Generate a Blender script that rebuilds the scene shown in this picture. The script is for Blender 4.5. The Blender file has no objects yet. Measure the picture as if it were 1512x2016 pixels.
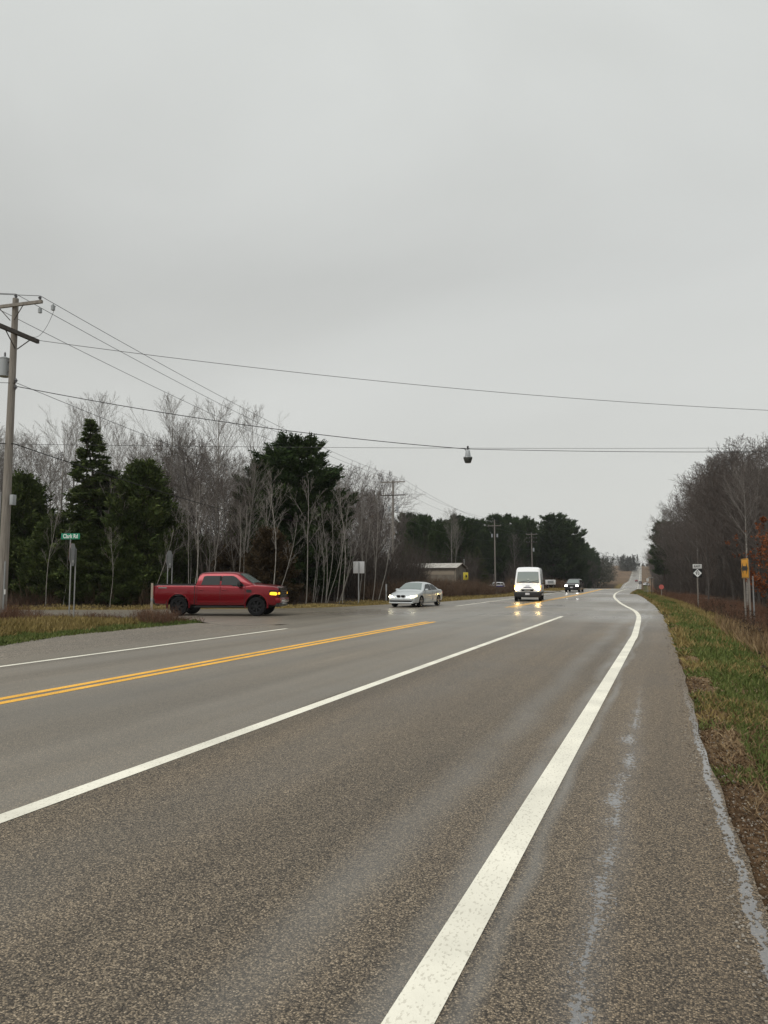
import bpy, bmesh, math, random
import numpy as np
from mathutils import Vector, Matrix

R = math.radians
SC = bpy.context.scene
COL = SC.collection
rnd = random.Random(7)
NR = np.random.RandomState(7)

# ------------------------------------------------------------------ camera
F = 1456.0                       # focal length in photo pixels (26 mm equivalent)
PH = math.atan(130 / F)          # pitch up
TH = math.atan(560 * math.cos(PH) / F)   # yaw left of the road direction (+Y)
H = 1.70
cam = bpy.data.cameras.new('camera')
cam.sensor_fit = 'VERTICAL'; cam.sensor_height = 36; cam.sensor_width = 27
cam.lens = 26.0; cam.clip_start = 0.1; cam.clip_end = 6000
camo = bpy.data.objects.new('camera', cam); COL.objects.link(camo)
camo.location = (0, 0, H)
camo.rotation_euler = (R(90) + PH, 0, TH)
SC.camera = camo

# ------------------------------------------------------------------ sky, sun, exposure
w = bpy.data.worlds.new('World'); SC.world = w; w.use_nodes = True
nt = w.node_tree; nt.nodes.clear()
out = nt.nodes.new('ShaderNodeOutputWorld'); bg = nt.nodes.new('ShaderNodeBackground')
sky = nt.nodes.new('ShaderNodeTexSky'); sky.sky_type = 'NISHITA'; sky.sun_disc = False
SUN_EL, SUN_AZ = 48.0, 200.0
sky.sun_elevation = R(SUN_EL); sky.sun_rotation = R(SUN_AZ); sky.air_density = 1; sky.dust_density = 5
tc = nt.nodes.new('ShaderNodeTexCoord')
mp = nt.nodes.new('ShaderNodeMapping'); mp.inputs['Scale'].default_value = (1.0, 1.0, 2.0)
no = nt.nodes.new('ShaderNodeTexNoise'); no.inputs['Scale'].default_value = 1.15; no.inputs['Detail'].default_value = 4.5
no.inputs['Roughness'].default_value = 0.48; no.inputs['Distortion'].default_value = 0.5
cr = nt.nodes.new('ShaderNodeValToRGB')
cr.color_ramp.elements[0].position = 0.3; cr.color_ramp.elements[0].color = (0.53, 0.535, 0.517, 1)
cr.color_ramp.elements[1].position = 0.7; cr.color_ramp.elements[1].color = (0.655, 0.665, 0.648, 1)
sx = nt.nodes.new('ShaderNodeSeparateXYZ')
gr = nt.nodes.new('ShaderNodeValToRGB')     # height in the sky: the overcast brightens towards the zenith
g0 = gr.color_ramp.elements
g0[0].position = 0.0; g0[0].color = (1.12, 1.11, 1.085, 1)
g0[1].position = 1.0; g0[1].color = (1.45, 1.47, 1.47, 1)
e = g0.new(0.12); e.color = (1.05, 1.045, 1.025, 1)
e = g0.new(0.38); e.color = (0.955, 0.96, 0.955, 1)
e = g0.new(0.62); e.color = (1.1, 1.115, 1.11, 1)
mu = nt.nodes.new('ShaderNodeMixRGB'); mu.blend_type = 'MULTIPLY'; mu.inputs[0].default_value = 1
sk = nt.nodes.new('ShaderNodeMixRGB'); sk.blend_type = 'MULTIPLY'; sk.inputs[0].default_value = 1; sk.inputs[2].default_value = (.1, .1, .1, 1)
mx = nt.nodes.new('ShaderNodeMixRGB'); mx.inputs[0].default_value = 0.06
L = nt.links.new
L(tc.outputs['Generated'], mp.inputs[0]); L(mp.outputs[0], no.inputs['Vector']); L(no.outputs['Fac'], cr.inputs[0])
L(tc.outputs['Generated'], sx.inputs[0]); L(sx.outputs[2], gr.inputs[0])
L(cr.outputs[0], mu.inputs[1]); L(gr.outputs[0], mu.inputs[2])
L(sky.outputs[0], sk.inputs[1]); L(mu.outputs[0], mx.inputs[1]); L(sk.outputs[0], mx.inputs[2])
L(mx.outputs[0], bg.inputs[0]); bg.inputs[1].default_value = 1.0; L(bg.outputs[0], out.inputs[0])
sl = bpy.data.lights.new('sun', 'SUN'); sl.energy = 1.35; sl.angle = R(40); sl.color = (1.0, 0.98, 0.95)
so = bpy.data.objects.new('sun', sl); COL.objects.link(so)
so.rotation_euler = (R(90 - SUN_EL), 0, R(-SUN_AZ) + math.pi)
SC.view_settings.view_transform = 'Standard'; SC.view_settings.look = 'None'
SC.view_settings.exposure = 0.12; SC.view_settings.gamma = 1
SC.cycles.max_bounces = 5; SC.cycles.diffuse_bounces = 3; SC.cycles.glossy_bounces = 3
SC.cycles.transparent_max_bounces = 4; SC.cycles.volume_bounces = 0
SC.cycles.sample_clamp_indirect = 4

# ------------------------------------------------------------------ coordinates
CT, ST = math.cos(TH), math.sin(TH)
def cw(Xc, Zc, z=0.0):
    """metres right / ahead of the camera -> world"""
    return Vector((Xc * CT - Zc * ST, Xc * ST + Zc * CT, z))
def ray(u, v):
    x, y, z = (u - 756) / F, 1.0, -(v - 1008) / F
    fw = math.cos(PH) - z * math.sin(PH); up = math.sin(PH) + z * math.cos(PH)
    return x / fw, up / fw       # right per metre ahead, up per metre ahead
def px(u, v, z=0.0):
    r, k = ray(u, v); D = (z - H) / k
    return cw(r * D, D, z)
def pd(u, v, D):
    r, k = ray(u, v)
    return cw(r * D, D, H + k * D)
def curve_x(Y):
    """sideways bend of the road"""
    t = max(0.0, Y - 70.0)
    return -0.031 * (t * t / (t + 30.0)) if t > 0 else 0.0
PY = [-200, 90, 118, 150, 200, 260, 320, 380, 430, 480, 540, 600, 700, 800, 900, 1000, 1060, 1200, 1600]
PZ = [0, 0, 0.0, -0.35, -1.7, -4.6, -4.8, -3.2, -1.9, -1.35, -1.2, -0.5, 2.9, 7.6, 12.8, 17.2, 18.2, 15, 12]
def road_z(Y):
    return float(np.interp(Y, PY, PZ))

# ------------------------------------------------------------------ object helpers
def setp(o, label=None, cat=None, group=None, kind=None):
    if label: o['label'] = label
    if cat: o['category'] = cat
    if group: o['group'] = group
    if kind: o['kind'] = kind
    return o
def empty(name, loc=(0, 0, 0), rz=0.0, label=None, cat=None, group=None):
    o = bpy.data.objects.new(name, None); COL.objects.link(o)
    o.location = loc; o.rotation_euler = (0, 0, rz)
    o.empty_display_size = 0.3
    return setp(o, label, cat, group)
def copy_tree(o, parent=None, loc=None):
    c = o.copy(); COL.objects.link(c); c.parent = parent
    if loc is not None: c.location = loc
    for ch in list(o.children):
        copy_tree(ch, c)
    return c

class MB:
    def __init__(s): s.v = []; s.f = []; s.m = []
    def add(s, vs, fs, m=0):
        b = len(s.v); s.v.extend([tuple(p) for p in vs])
        s.f.extend([tuple(i + b for i in f) for f in fs]); s.m.extend([m] * len(fs)); return s
    def box(s, c, size, rz=0.0, m=0, M=None, bev=0.0):
        x, y, z = [d / 2 for d in size]
        vs = [Vector((a * x, b * y, c_ * z)) for c_ in (-1, 1) for a, b in ((-1, -1), (1, -1), (1, 1), (-1, 1))]
        rot = M if M is not None else Matrix.Rotation(rz, 3, 'Z')
        vs = [rot @ p + Vector(c) for p in vs]
        return s.add(vs, [(3, 2, 1, 0), (4, 5, 6, 7), (0, 1, 5, 4), (1, 2, 6, 5), (2, 3, 7, 6), (3, 0, 4, 7)], m)
    def tube(s, pts, rad, n=6, m=0, cap=True):
        pts = [Vector(p) for p in pts]
        if not hasattr(rad, '__len__'): rad = [rad] * len(pts)
        b = len(s.v); up = Vector((0, 0, 1)); k = len(pts)
        prev = None
        for i, p in enumerate(pts):
            d = (pts[min(i + 1, k - 1)] - pts[max(i - 1, 0)])
            if d.length < 1e-9: d = Vector((0, 0, 1))
            d.normalize()
            if prev is None:
                a = d.orthogonal().normalized()
            else:
                a = (prev - d * prev.dot(d))
                a = a.normalized() if a.length > 1e-6 else d.orthogonal().normalized()
            prev = a; c = d.cross(a)
            for j in range(n):
                t = 2 * math.pi * j / n
                q = p + (a * math.cos(t) + c * math.sin(t)) * rad[i]
                s.v.append((q.x, q.y, q.z))
        for i in range(k - 1):
            for j in range(n):
                j2 = (j + 1) % n
                s.f.append((b + i * n + j, b + i * n + j2, b + (i + 1) * n + j2, b + (i + 1) * n + j)); s.m.append(m)
        if cap:
            s.f.append(tuple(b + j for j in reversed(range(n)))); s.m.append(m)
            s.f.append(tuple(b + (k - 1) * n + j for j in range(n))); s.m.append(m)
        return s
    def lathe(s, prof, c=(0, 0, 0), axis='Z', n=20, m=0, closed=False):
        """prof: (radius, height)"""
        b = len(s.v)
        for r, h in prof:
            for j in range(n):
                t = 2 * math.pi * j / n; a, bb = r * math.cos(t), r * math.sin(t)
                p = {'Z': (a, bb, h), 'Y': (a, h, bb), 'X': (h, a, bb)}[axis]
                s.v.append((p[0] + c[0], p[1] + c[1], p[2] + c[2]))
        k = len(prof)
        for i in range(k - 1 + (1 if closed else 0)):
            i2 = (i + 1) % k
            for j in range(n):
                j2 = (j + 1) % n
                s.f.append((b + i * n + j, b + i * n + j2, b + i2 * n + j2, b + i2 * n + j)); s.m.append(m)
        if not closed:
            s.f.append(tuple(b + j for j in range(n))); s.m.append(m)
            s.f.append(tuple(b + (k - 1) * n + j for j in range(n))); s.m.append(m)
        return s
    def prism(s, poly, y0, y1, axis='Y', m=0):
        """2-D polygon extruded along an axis"""
        def P(a, b, h):
            return {'Y': (a, h, b), 'Z': (a, b, h), 'X': (h, a, b)}[axis]
        n = len(poly); b = len(s.v)
        s.v += [P(a, c, y0) for a, c in poly] + [P(a, c, y1) for a, c in poly]
        s.f.append(tuple(b + i for i in range(n))); s.m.append(m)
        s.f.append(tuple(b + n + i for i in reversed(range(n)))); s.m.append(m)
        for i in range(n):
            j = (i + 1) % n
            s.f.append((b + i, b + n + i, b + n + j, b + j)); s.m.append(m)
        return s
    def build(s, name, mat, parent=None, smooth=False, loc=None, rz=0.0, fixn=True):
        me = bpy.data.meshes.new(name)
        me.from_pydata(s.v, [], s.f)
        for mm in (mat if isinstance(mat, (list, tuple)) else [mat]): me.materials.append(mm)
        me.polygons.foreach_set('material_index', s.m)
        if fixn and len(s.f) < 20000:
            bm = bmesh.new(); bm.from_mesh(me); bmesh.ops.recalc_face_normals(bm, faces=bm.faces); bm.to_mesh(me); bm.free()
        if smooth:
            me.polygons.foreach_set('use_smooth', [True] * len(me.polygons))
            if smooth != 'all':
                try: me.set_sharp_from_angle(angle=R(smooth if smooth is not True else 35))
                except Exception: pass
        me.update()
        o = bpy.data.objects.new(name, me); COL.objects.link(o); o.parent = parent
        if loc is not None: o.location = loc
        o.rotation_euler[2] = rz
        return o

def np_mesh(name, V, Fq, mat, parent=None, Ft=None, smooth=False):
    """fast mesh from numpy arrays: V (n,3), quads Fq (k,4), tris Ft (m,3)"""
    me = bpy.data.meshes.new(name)
    nq = 0 if Fq is None else len(Fq); ntr = 0 if Ft is None else len(Ft)
    me.vertices.add(len(V)); me.vertices.foreach_set('co', np.asarray(V, dtype=np.float32).ravel())
    loops = []
    if nq: loops.append(np.asarray(Fq).ravel())
    if ntr: loops.append(np.asarray(Ft).ravel())
    loops = np.concatenate(loops).astype(np.int32)
    me.loops.add(len(loops)); me.loops.foreach_set('vertex_index', loops)
    me.polygons.add(nq + ntr)
    st = np.concatenate([np.arange(nq) * 4, nq * 4 + np.arange(ntr) * 3]).astype(np.int32)
    tot = np.concatenate([np.full(nq, 4), np.full(ntr, 3)]).astype(np.int32)
    me.polygons.foreach_set('loop_start', st)
    try: me.polygons.foreach_set('loop_total', tot)
    except Exception: pass
    me.materials.append(mat)
    if smooth: me.polygons.foreach_set('use_smooth', [True] * (nq + ntr))
    me.update(calc_edges=True); me.validate()
    o = bpy.data.objects.new(name, me); COL.objects.link(o); o.parent = parent
    return o

# ------------------------------------------------------------------ materials
def mat(name, col, rough=0.6, metal=0.0, spec=0.5, coat=0.0, emis=None, es=0.0, var=None, vscale=4.0, vdet=3, bump=0.0, bscale=40, stretch=(1, 1, 1)):
    m = bpy.data.materials.new(name); m.use_nodes = True
    n = m.node_tree.nodes; l = m.node_tree.links; b = n['Principled BSDF']
    b.inputs['Base Color'].default_value = (*col, 1); b.inputs['Roughness'].default_value = rough
    b.inputs['Metallic'].default_value = metal; b.inputs['Specular IOR Level'].default_value = spec
    b.inputs['Coat Weight'].default_value = coat; b.inputs['Coat Roughness'].default_value = 0.06
    if emis: b.inputs['Emission Color'].default_value = (*emis, 1); b.inputs['Emission Strength'].default_value = es
    if var or bump:
        t = n.new('ShaderNodeTexCoord'); mp = n.new('ShaderNodeMapping'); mp.inputs['Scale'].default_value = stretch
        l.new(t.outputs['Object'], mp.inputs[0])
    if var:
        no = n.new('ShaderNodeTexNoise'); no.inputs['Scale'].default_value = vscale; no.inputs['Detail'].default_value = vdet
        l.new(mp.outputs[0], no.inputs['Vector'])
        r = n.new('ShaderNodeValToRGB'); r.color_ramp.elements[0].position = 0.32; r.color_ramp.elements[1].position = 0.68
        r.color_ramp.elements[0].color = (*col, 1); r.color_ramp.elements[1].color = (*var, 1)
        l.new(no.outputs['Fac'], r.inputs[0]); l.new(r.outputs[0], b.inputs['Base Color'])
    if bump:
        nb = n.new('ShaderNodeTexNoise'); nb.inputs['Scale'].default_value = bscale; nb.inputs['Detail'].default_value = 4
        l.new(mp.outputs[0], nb.inputs['Vector'])
        bp = n.new('ShaderNodeBump'); bp.inputs['Strength'].default_value = bump; bp.inputs['Distance'].default_value = 0.02
        l.new(nb.outputs['Fac'], bp.inputs['Height']); l.new(bp.outputs[0], b.inputs['Normal'])
    return m
def island_mat(name, cols, rough=0.85, nscale=0.35, trans=0.0):
    """leaf/blade material: colour differs blade by blade and in broad patches"""
    m = bpy.data.materials.new(name); m.use_nodes = True
    n = m.node_tree.nodes; l = m.node_tree.links; b = n['Principled BSDF']
    b.inputs['Roughness'].default_value = rough; b.inputs['Specular IOR Level'].default_value = 0.15
    g = n.new('ShaderNodeNewGeometry'); no = n.new('ShaderNodeTexNoise'); no.inputs['Scale'].default_value = nscale; no.inputs['Detail'].default_value = 3
    t = n.new('ShaderNodeTexCoord'); l.new(t.outputs['Object'], no.inputs['Vector'])
    a = n.new('ShaderNodeMath'); a.operation = 'MULTIPLY'; a.inputs[1].default_value = 0.5; l.new(g.outputs['Random Per Island'], a.inputs[0])
    c = n.new('ShaderNodeMath'); c.operation = 'MULTIPLY_ADD'; c.inputs[1].default_value = 1.1; l.new(no.outputs['Fac'], c.inputs[0])
    l.new(a.outputs[0], c.inputs[2])
    s = n.new('ShaderNodeMath'); s.operation = 'SUBTRACT'; s.inputs[1].default_value = 0.3; l.new(c.outputs[0], s.inputs[0])
    r = n.new('ShaderNodeValToRGB'); el = r.color_ramp.elements
    while len(el) < len(cols): el.new(0.5)
    for i, cc in enumerate(cols):
        el[i].position = i / (len(cols) - 1); el[i].color = (*cc, 1)
    l.new(s.outputs[0], r.inputs[0]); l.new(r.outputs[0], b.inputs['Base Color'])
    return m

M = {}
M['red'] = mat('red_paint', (0.19, 0.001, 0.0075), 0.3, 0.55, 0.4, 0.6)
M['silver'] = mat('silver_paint', (0.56, 0.59, 0.595), 0.32, 0.45, 0.5, 0.7)
M['white'] = mat('white_paint', (0.85, 0.86, 0.86), 0.35, 0, 0.5, 0.4)
M['dkcar'] = mat('dark_paint', (0.075, 0.07, 0.072), 0.3, 0.4, 0.5, 0.6)
M['redcar'] = mat('dark_red_paint', (0.16, 0.01, 0.012), 0.3, 0.3, 0.5, 0.6)
M['black'] = mat('black_plastic', (0.012, 0.012, 0.013), 0.5)
M['gloss_black'] = mat('gloss_black', (0.012, 0.012, 0.013), 0.2)
M['tyre'] = mat('tyre_rubber', (0.010, 0.010, 0.011), 0.9, 0, 0.2, bump=0.2, bscale=60)
M['rimdark'] = mat('dark_rim', (0.016, 0.0165, 0.018), 0.4, 0.3, 0.3)
M['rimsilver'] = mat('silver_rim', (0.42, 0.42, 0.43), 0.3, 0.9)
M['well'] = mat('wheel_well', (0.006, 0.006, 0.006), 0.9)
M['glass'] = mat('dark_glass', (0.016, 0.019, 0.019), 0.08, 0, 0.12)
M['glass_sky'] = mat('sky_toned_glass', (0.17, 0.205, 0.195), 0.08, 0, 1.0)  # sky reflection in windscreens and mirrors put into the base colour
M['chrome'] = mat('bright_trim', (0.6, 0.6, 0.6), 0.2, 1.0)
M['plate'] = mat('number_plate', (0.6, 0.6, 0.62), 0.5)
M['lamp_amber'] = mat('lit_amber_lamp', (0.9, 0.5, 0.03), 0.4, emis=(1.0, 0.52, 0.02), es=1.6)
M['lamp_van'] = mat('lit_van_headlamp', (1, 0.8, 0.4), 0.4, emis=(1.0, 0.66, 0.24), es=42)
M['lamp_amber_van'] = mat('van_headlamp_glow', (1, 0.5, 0.1), 0.4, emis=(1.0, 0.40, 0.06), es=1.9)  # headlamp housing, the lamp's amber glow put into its emission
M['lamp_warm'] = mat('lit_warm_headlamp', (1, 0.95, 0.7), 0.4, emis=(1.0, 0.92, 0.6), es=1.15)
M['lamp_core'] = mat('lit_lamp_core', (1, 0.95, 0.8), 0.4, emis=(1.0, 0.93, 0.66), es=7)
M['lamp_white'] = mat('lit_white_headlamp', (1, 1, 0.95), 0.4, emis=(1.0, 0.97, 0.9), es=30)
M['lamp_off'] = mat('unlit_lamp', (0.3, 0.31, 0.31), 0.15, 0.3)
M['tail'] = mat('tail_lamp', (0.2, 0.01, 0.01), 0.3)
M['wood'] = mat('weathered_pole', (0.17, 0.15, 0.128), 0.85, var=(0.27, 0.245, 0.215), vscale=3, vdet=6, bump=0.4, bscale=12, stretch=(7, 7, 0.5))
M['darkwood'] = mat('dark_crossarm', (0.05, 0.042, 0.036), 0.85, var=(0.09, 0.078, 0.068), vscale=4)
M['galv'] = mat('galvanised_steel', (0.26, 0.265, 0.265), 0.5, 0.5, var=(0.34, 0.345, 0.345), vscale=6)
M['signback'] = mat('bare_sign_back', (0.27, 0.28, 0.285), 0.55, 0.2)
M['signbackw'] = mat('pale_sign_back', (0.5, 0.5, 0.5), 0.5, 0.2)
M['wire'] = mat('aluminium_wire', (0.07, 0.07, 0.07), 0.7)
M['cable'] = mat('black_cable', (0.014, 0.014, 0.014), 0.7)
M['ceramic'] = mat('grey_insulator', (0.13, 0.13, 0.14), 0.35)
M['can'] = mat('grey_transformer', (0.33, 0.35, 0.36), 0.45)
M['signgreen'] = mat('green_sign', (0.0, 0.22, 0.12), 0.5)
M['signwhite'] = mat('white_sign', (0.62, 0.62, 0.6), 0.5)
M['letter'] = mat('white_lettering', (0.8, 0.82, 0.8), 0.5)
M['signblack'] = mat('black_sign', (0.008, 0.008, 0.008), 0.5)
M['signyellow'] = mat('yellow_sign', (0.8, 0.36, 0.01), 0.5)
M['signred'] = mat('faded_red_sign', (0.5, 0.12, 0.10), 0.5)
M['yellowbox'] = mat('yellow_sign_face', (0.62, 0.5, 0.04), 0.5)
M['lens'] = mat('prismatic_lens', (0.03, 0.033, 0.03), 0.4, var=(0.07, 0.075, 0.07), vscale=40)
M['roofmetal'] = mat('stained_metal_roof', (0.30, 0.27, 0.23), 0.6, 0.2, var=(0.62, 0.6, 0.55), vscale=1.6, vdet=6, stretch=(1.2, 3, 1))
M['tan'] = mat('tan_siding', (0.15, 0.125, 0.098), 0.8, var=(0.22, 0.19, 0.15), vscale=1.5, vdet=5)
M['bluepaint'] = mat('blue_panel', (0.03, 0.04, 0.28), 0.4)
M['tantrim'] = mat('pale_trim', (0.3, 0.25, 0.19), 0.7)

# ------------------------------------------------------------------ ground shapes
def arr(pts): return np.array([p[1] for p in pts]), np.array([p[0] for p in pts])
RE = [(0.52, -60), (0.5, 1)] + [tuple(px(u, v)[:2]) for u, v in ((1505, 1900), (1440, 1690), (1372, 1500), (1338, 1340), (1314, 1250), (1301, 1212), (1285, 1192), (1265, 1177), (1252, 1169))] + [(-3.9, 84), (-3.7, 130), (-3.7, 3000)]
RE_Y, RE_X = arr(RE)
def xr(Y): return np.interp(Y, RE_Y, RE_X) + CX(Y)
def CX(Y):
    Y = np.asarray(Y, float); t = np.maximum(0, Y - 70.0); return -0.031 * (t * t / (t + 30.0))
LE = [tuple(px(u, v)[:2]) for u, v in ((600, 1197), (640, 1196), (700, 1193.5), (760, 1190), (868, 1185), (1008, 1174), (1100, 1165.5))]
LE = [(-13.15, -60), (-13.15, 30)] + LE + [(-13.3, 105), (-13.3, 3000)]
LE_Y, LE_X = arr(LE)
def xl(Y): return np.interp(Y, LE_Y, LE_X) + CX(Y)
GE = [(-16.3, -60)] + [tuple(px(u, v)[:2]) for u, v in ((0, 1272), (130, 1252), (270, 1238), (365, 1229), (425, 1223))]
GE_Y, GE_X = arr(GE)
CLARK = [cw(a, b)[:2] for a, b in ((-160, 39.2), (-60, 39.4), (-30, 39.7), (-14, 40.2), (-6, 41.9), (-2, 43.8), (2, 47.2), (4, 47), (2, 36), (-3, 28), (-5.4, 26.6), (-6.45, 28.0), (-7.4, 29.6), (-9.3, 31.0), (-13, 32.0), (-30, 32.4), (-60, 32.4), (-160, 32))]
CLP = np.array([(a, b) for a, b in CLARK])
def poly_sd(X, Y, P):
    """signed distance, negative inside"""
    d = np.full(X.shape, 1e9); ins = np.zeros(X.shape, bool); n = len(P)
    for i in range(n):
        ax, ay = P[i]; bx, by = P[(i + 1) % n]
        ex, ey = bx - ax, by - ay
        t = np.clip(((X - ax) * ex + (Y - ay) * ey) / (ex * ex + ey * ey), 0, 1)
        d = np.minimum(d, np.hypot(X - ax - t * ex, Y - ay - t * ey))
        c = ((ay > Y) != (by > Y)); 
        with np.errstate(divide='ignore', invalid='ignore'):
            xi = (bx - ax) * (Y - ay) / (by - ay if by != ay else 1e-9) + ax
        ins ^= c & (X < xi)
    return np.where(ins, -d, d)
def vnoise(X, Y, s, seed=0):
    """smooth value noise 0..1"""
    r = np.random.RandomState(seed); T = r.rand(256, 256)
    x = X * s + 1000.3; y = Y * s + 1000.7
    xi = np.floor(x).astype(int); yi = np.floor(y).astype(int); fx = x - xi; fy = y - yi
    fx = fx * fx * (3 - 2 * fx); fy = fy * fy * (3 - 2 * fy)
    a = T[xi % 256, yi % 256]; b = T[(xi + 1) % 256, yi % 256]; c = T[xi % 256, (yi + 1) % 256]; d = T[(xi + 1) % 256, (yi + 1) % 256]
    return (a * (1 - fx) + b * fx) * (1 - fy) + (c * (1 - fx) + d * fx) * fy
def ground_info(X, Y):
    X = np.asarray(X, float); Y = np.asarray(Y, float)
    dr = X - xr(Y)                                       # beyond the right edge
    lft = np.where(Y < GE_Y[-1], np.interp(Y, GE_Y, GE_X), xl(Y))
    lft = np.where((Y >= GE_Y[-1]) & (Y < 34), -14.5, lft)
    dl = lft - X
    dc = poly_sd(X, Y, CLP)
    dm = np.maximum(dr, dl)
    return np.minimum(dm, dc), dr, dl, dc
def tz(X, Y):
    X = np.asarray(X, float); Y = np.asarray(Y, float)
    d, dr, dl, dc = ground_info(X, Y)
    rz = np.interp(Y, PY, PZ)
    s = np.clip((d - 0.04) / 0.22, 0, 1)
    base = -0.07 + 0.07 * s
    n1 = (vnoise(X, Y, 0.35, 1) - 0.5) * 0.22 + (vnoise(X, Y, 1.3, 2) - 0.5) * 0.08
    out = np.clip(d / 1.5, 0, 1)
    z = base + out * n1
    right = dr > 0
    sl = np.interp(dr, [0, 0.4, 1.5, 4.2, 7, 12, 60], [0, -0.01, -0.14, -0.85, -0.95, -0.75, 0.2])
    z = np.where(right, base + sl + out * n1 * 0.7, z)
    isl = (~right) & (Y < 34) & (dc > 0) & (X > -60)
    z = np.where((~right), z + np.clip(d, 0, 3) * 0.01, z)
    farl = (~right) & (Y > 36)
    z = np.where(farl, z + np.clip((d - 5) / 25, 0, 1) * 0.5, z)
    side = np.clip((np.abs(X - CX(Y) + 8) - 60) / 300, 0, 1) * 6 * np.clip((Y - 100) / 400, 0, 1)
    return z + rz + side

def land_colour(X, Y):
    d, dr, dl, dc = ground_info(X, Y)
    n = vnoise(X, Y, 0.9, 11); n2 = vnoise(X, Y, 0.22, 12); n3 = vnoise(X, Y, 4.0, 13)
    C = np.zeros(X.shape + (3,))
    green = np.array([0.08, 0.095, 0.03]); gold = np.array([0.19, 0.145, 0.055]); brown = np.array([0.095, 0.062, 0.036])
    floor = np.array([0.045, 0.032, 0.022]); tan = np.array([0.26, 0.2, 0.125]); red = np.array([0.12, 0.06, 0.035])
    def mixc(a, b, t): return a * (1 - t[..., None]) + b * t[..., None]
    # right verge
    drn = dr + (n - 0.5) * 0.9
    near = np.clip((Y - 6) / 6, 0, 1)
    c = np.broadcast_to(brown, C.shape)
    c = mixc(c, np.broadcast_to(tan, C.shape), np.clip((drn - 0.1) / 0.3, 0, 1) * near * np.clip((60 - Y) / 20, 0, 1))
    c = mixc(c, np.broadcast_to(green, C.shape), np.clip((drn - 0.95) / 0.5, 0, 1) * (0.25 + 0.75 * near))
    c = mixc(c, np.broadcast_to(gold, C.shape), np.clip((drn - 2.1) / 1.0, 0, 1))
    c = mixc(c, np.broadcast_to(red, C.shape), np.clip((drn - 3.6) / 1.5, 0, 1))
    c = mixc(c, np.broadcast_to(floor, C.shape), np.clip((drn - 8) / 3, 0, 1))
    # left island and beyond
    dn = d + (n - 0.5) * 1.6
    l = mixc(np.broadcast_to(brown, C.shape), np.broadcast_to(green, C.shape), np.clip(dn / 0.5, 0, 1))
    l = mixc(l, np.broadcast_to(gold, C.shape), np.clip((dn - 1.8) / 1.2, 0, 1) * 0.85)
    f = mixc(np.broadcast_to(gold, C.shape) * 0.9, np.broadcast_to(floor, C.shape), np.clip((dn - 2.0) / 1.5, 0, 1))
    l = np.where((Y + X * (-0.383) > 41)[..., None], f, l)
    C = np.where((dr > 0)[..., None], c, l)
    field = np.array([0.15, 0.105, 0.068])
    ff = np.clip((Y - 420) / 60, 0, 1)
    C = mixc(C, field * (0.7 + 0.6 * n2[..., None]), ff)
    return C * (0.75 + 0.5 * n3[..., None])

# terrain sheet
gx = np.concatenate([-np.geomspace(1500, 46, 26), np.arange(-45, -20, 0.55), np.arange(-20, -12, 0.3), np.arange(-12, -1.5, 1.5), np.arange(-1.5, 0, .3), np.arange(0, 1.2, 0.09), np.arange(1.2, 9, 0.22), np.arange(9, 40, 1.2), np.geomspace(41, 1500, 26)])
gy = np.concatenate([np.array([-200, -120, -60, -30, -15, -8]), np.arange(-4, 24, 0.35), np.arange(24, 60, 0.45), np.arange(60, 130, 1.3), np.arange(130, 1100, 9), np.geomspace(1110, 4000, 14)])
GXX, GYY = np.meshgrid(gx, gy)
GXX = GXX + CX(GYY)
GZ = tz(GXX, GYY)
nx, ny = len(gx), len(gy)
idx = np.arange(nx * ny).reshape(ny, nx)
Fq = np.stack([idx[:-1, :-1], idx[:-1, 1:], idx[1:, 1:], idx[1:, :-1]], -1).reshape(-1, 4)
m = bpy.data.materials.new('verge_soil'); m.use_nodes = True
n = m.node_tree.nodes; l = m.node_tree.links; b = n['Principled BSDF']; b.inputs['Roughness'].default_value = 0.95
b.inputs['Specular IOR Level'].default_value = 0.1
at = n.new('ShaderNodeAttribute'); at.attribute_name = 'land'
t = n.new('ShaderNodeTexCoord'); no = n.new('ShaderNodeTexNoise'); no.inputs['Scale'].default_value = 14; no.inputs['Detail'].default_value = 6
l.new(t.outputs['Object'], no.inputs['Vector'])
r = n.new('ShaderNodeValToRGB'); r.color_ramp.elements[0].position = 0.3; r.color_ramp.elements[0].color = (.35, .33, .3, 1); r.color_ramp.elements[1].position = 0.7; r.color_ramp.elements[1].color = (1.6, 1.55, 1.5, 1)
mm = n.new('ShaderNodeMixRGB'); mm.blend_type = 'MULTIPLY'; mm.inputs[0].default_value = 1
l.new(no.outputs['Fac'], r.inputs[0]); l.new(at.outputs['Color'], mm.inputs[1]); l.new(r.outputs[0], mm.inputs[2]); l.new(mm.outputs[0], b.inputs['Base Color'])
bp = n.new('ShaderNodeBump'); bp.inputs['Distance'].default_value = 0.04; bp.inputs['Strength'].default_value = 0.8
l.new(no.outputs['Fac'], bp.inputs['Height']); l.new(bp.outputs[0], b.inputs['Normal'])
g = np_mesh('ground', np.stack([GXX, GYY, GZ], -1).reshape(-1, 3), Fq, m, smooth=True)
ca = g.data.color_attributes.new('land', 'FLOAT_COLOR', 'POINT')
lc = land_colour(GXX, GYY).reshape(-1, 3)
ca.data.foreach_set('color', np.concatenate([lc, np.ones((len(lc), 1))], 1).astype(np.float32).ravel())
setp(g, kind='structure')

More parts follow.
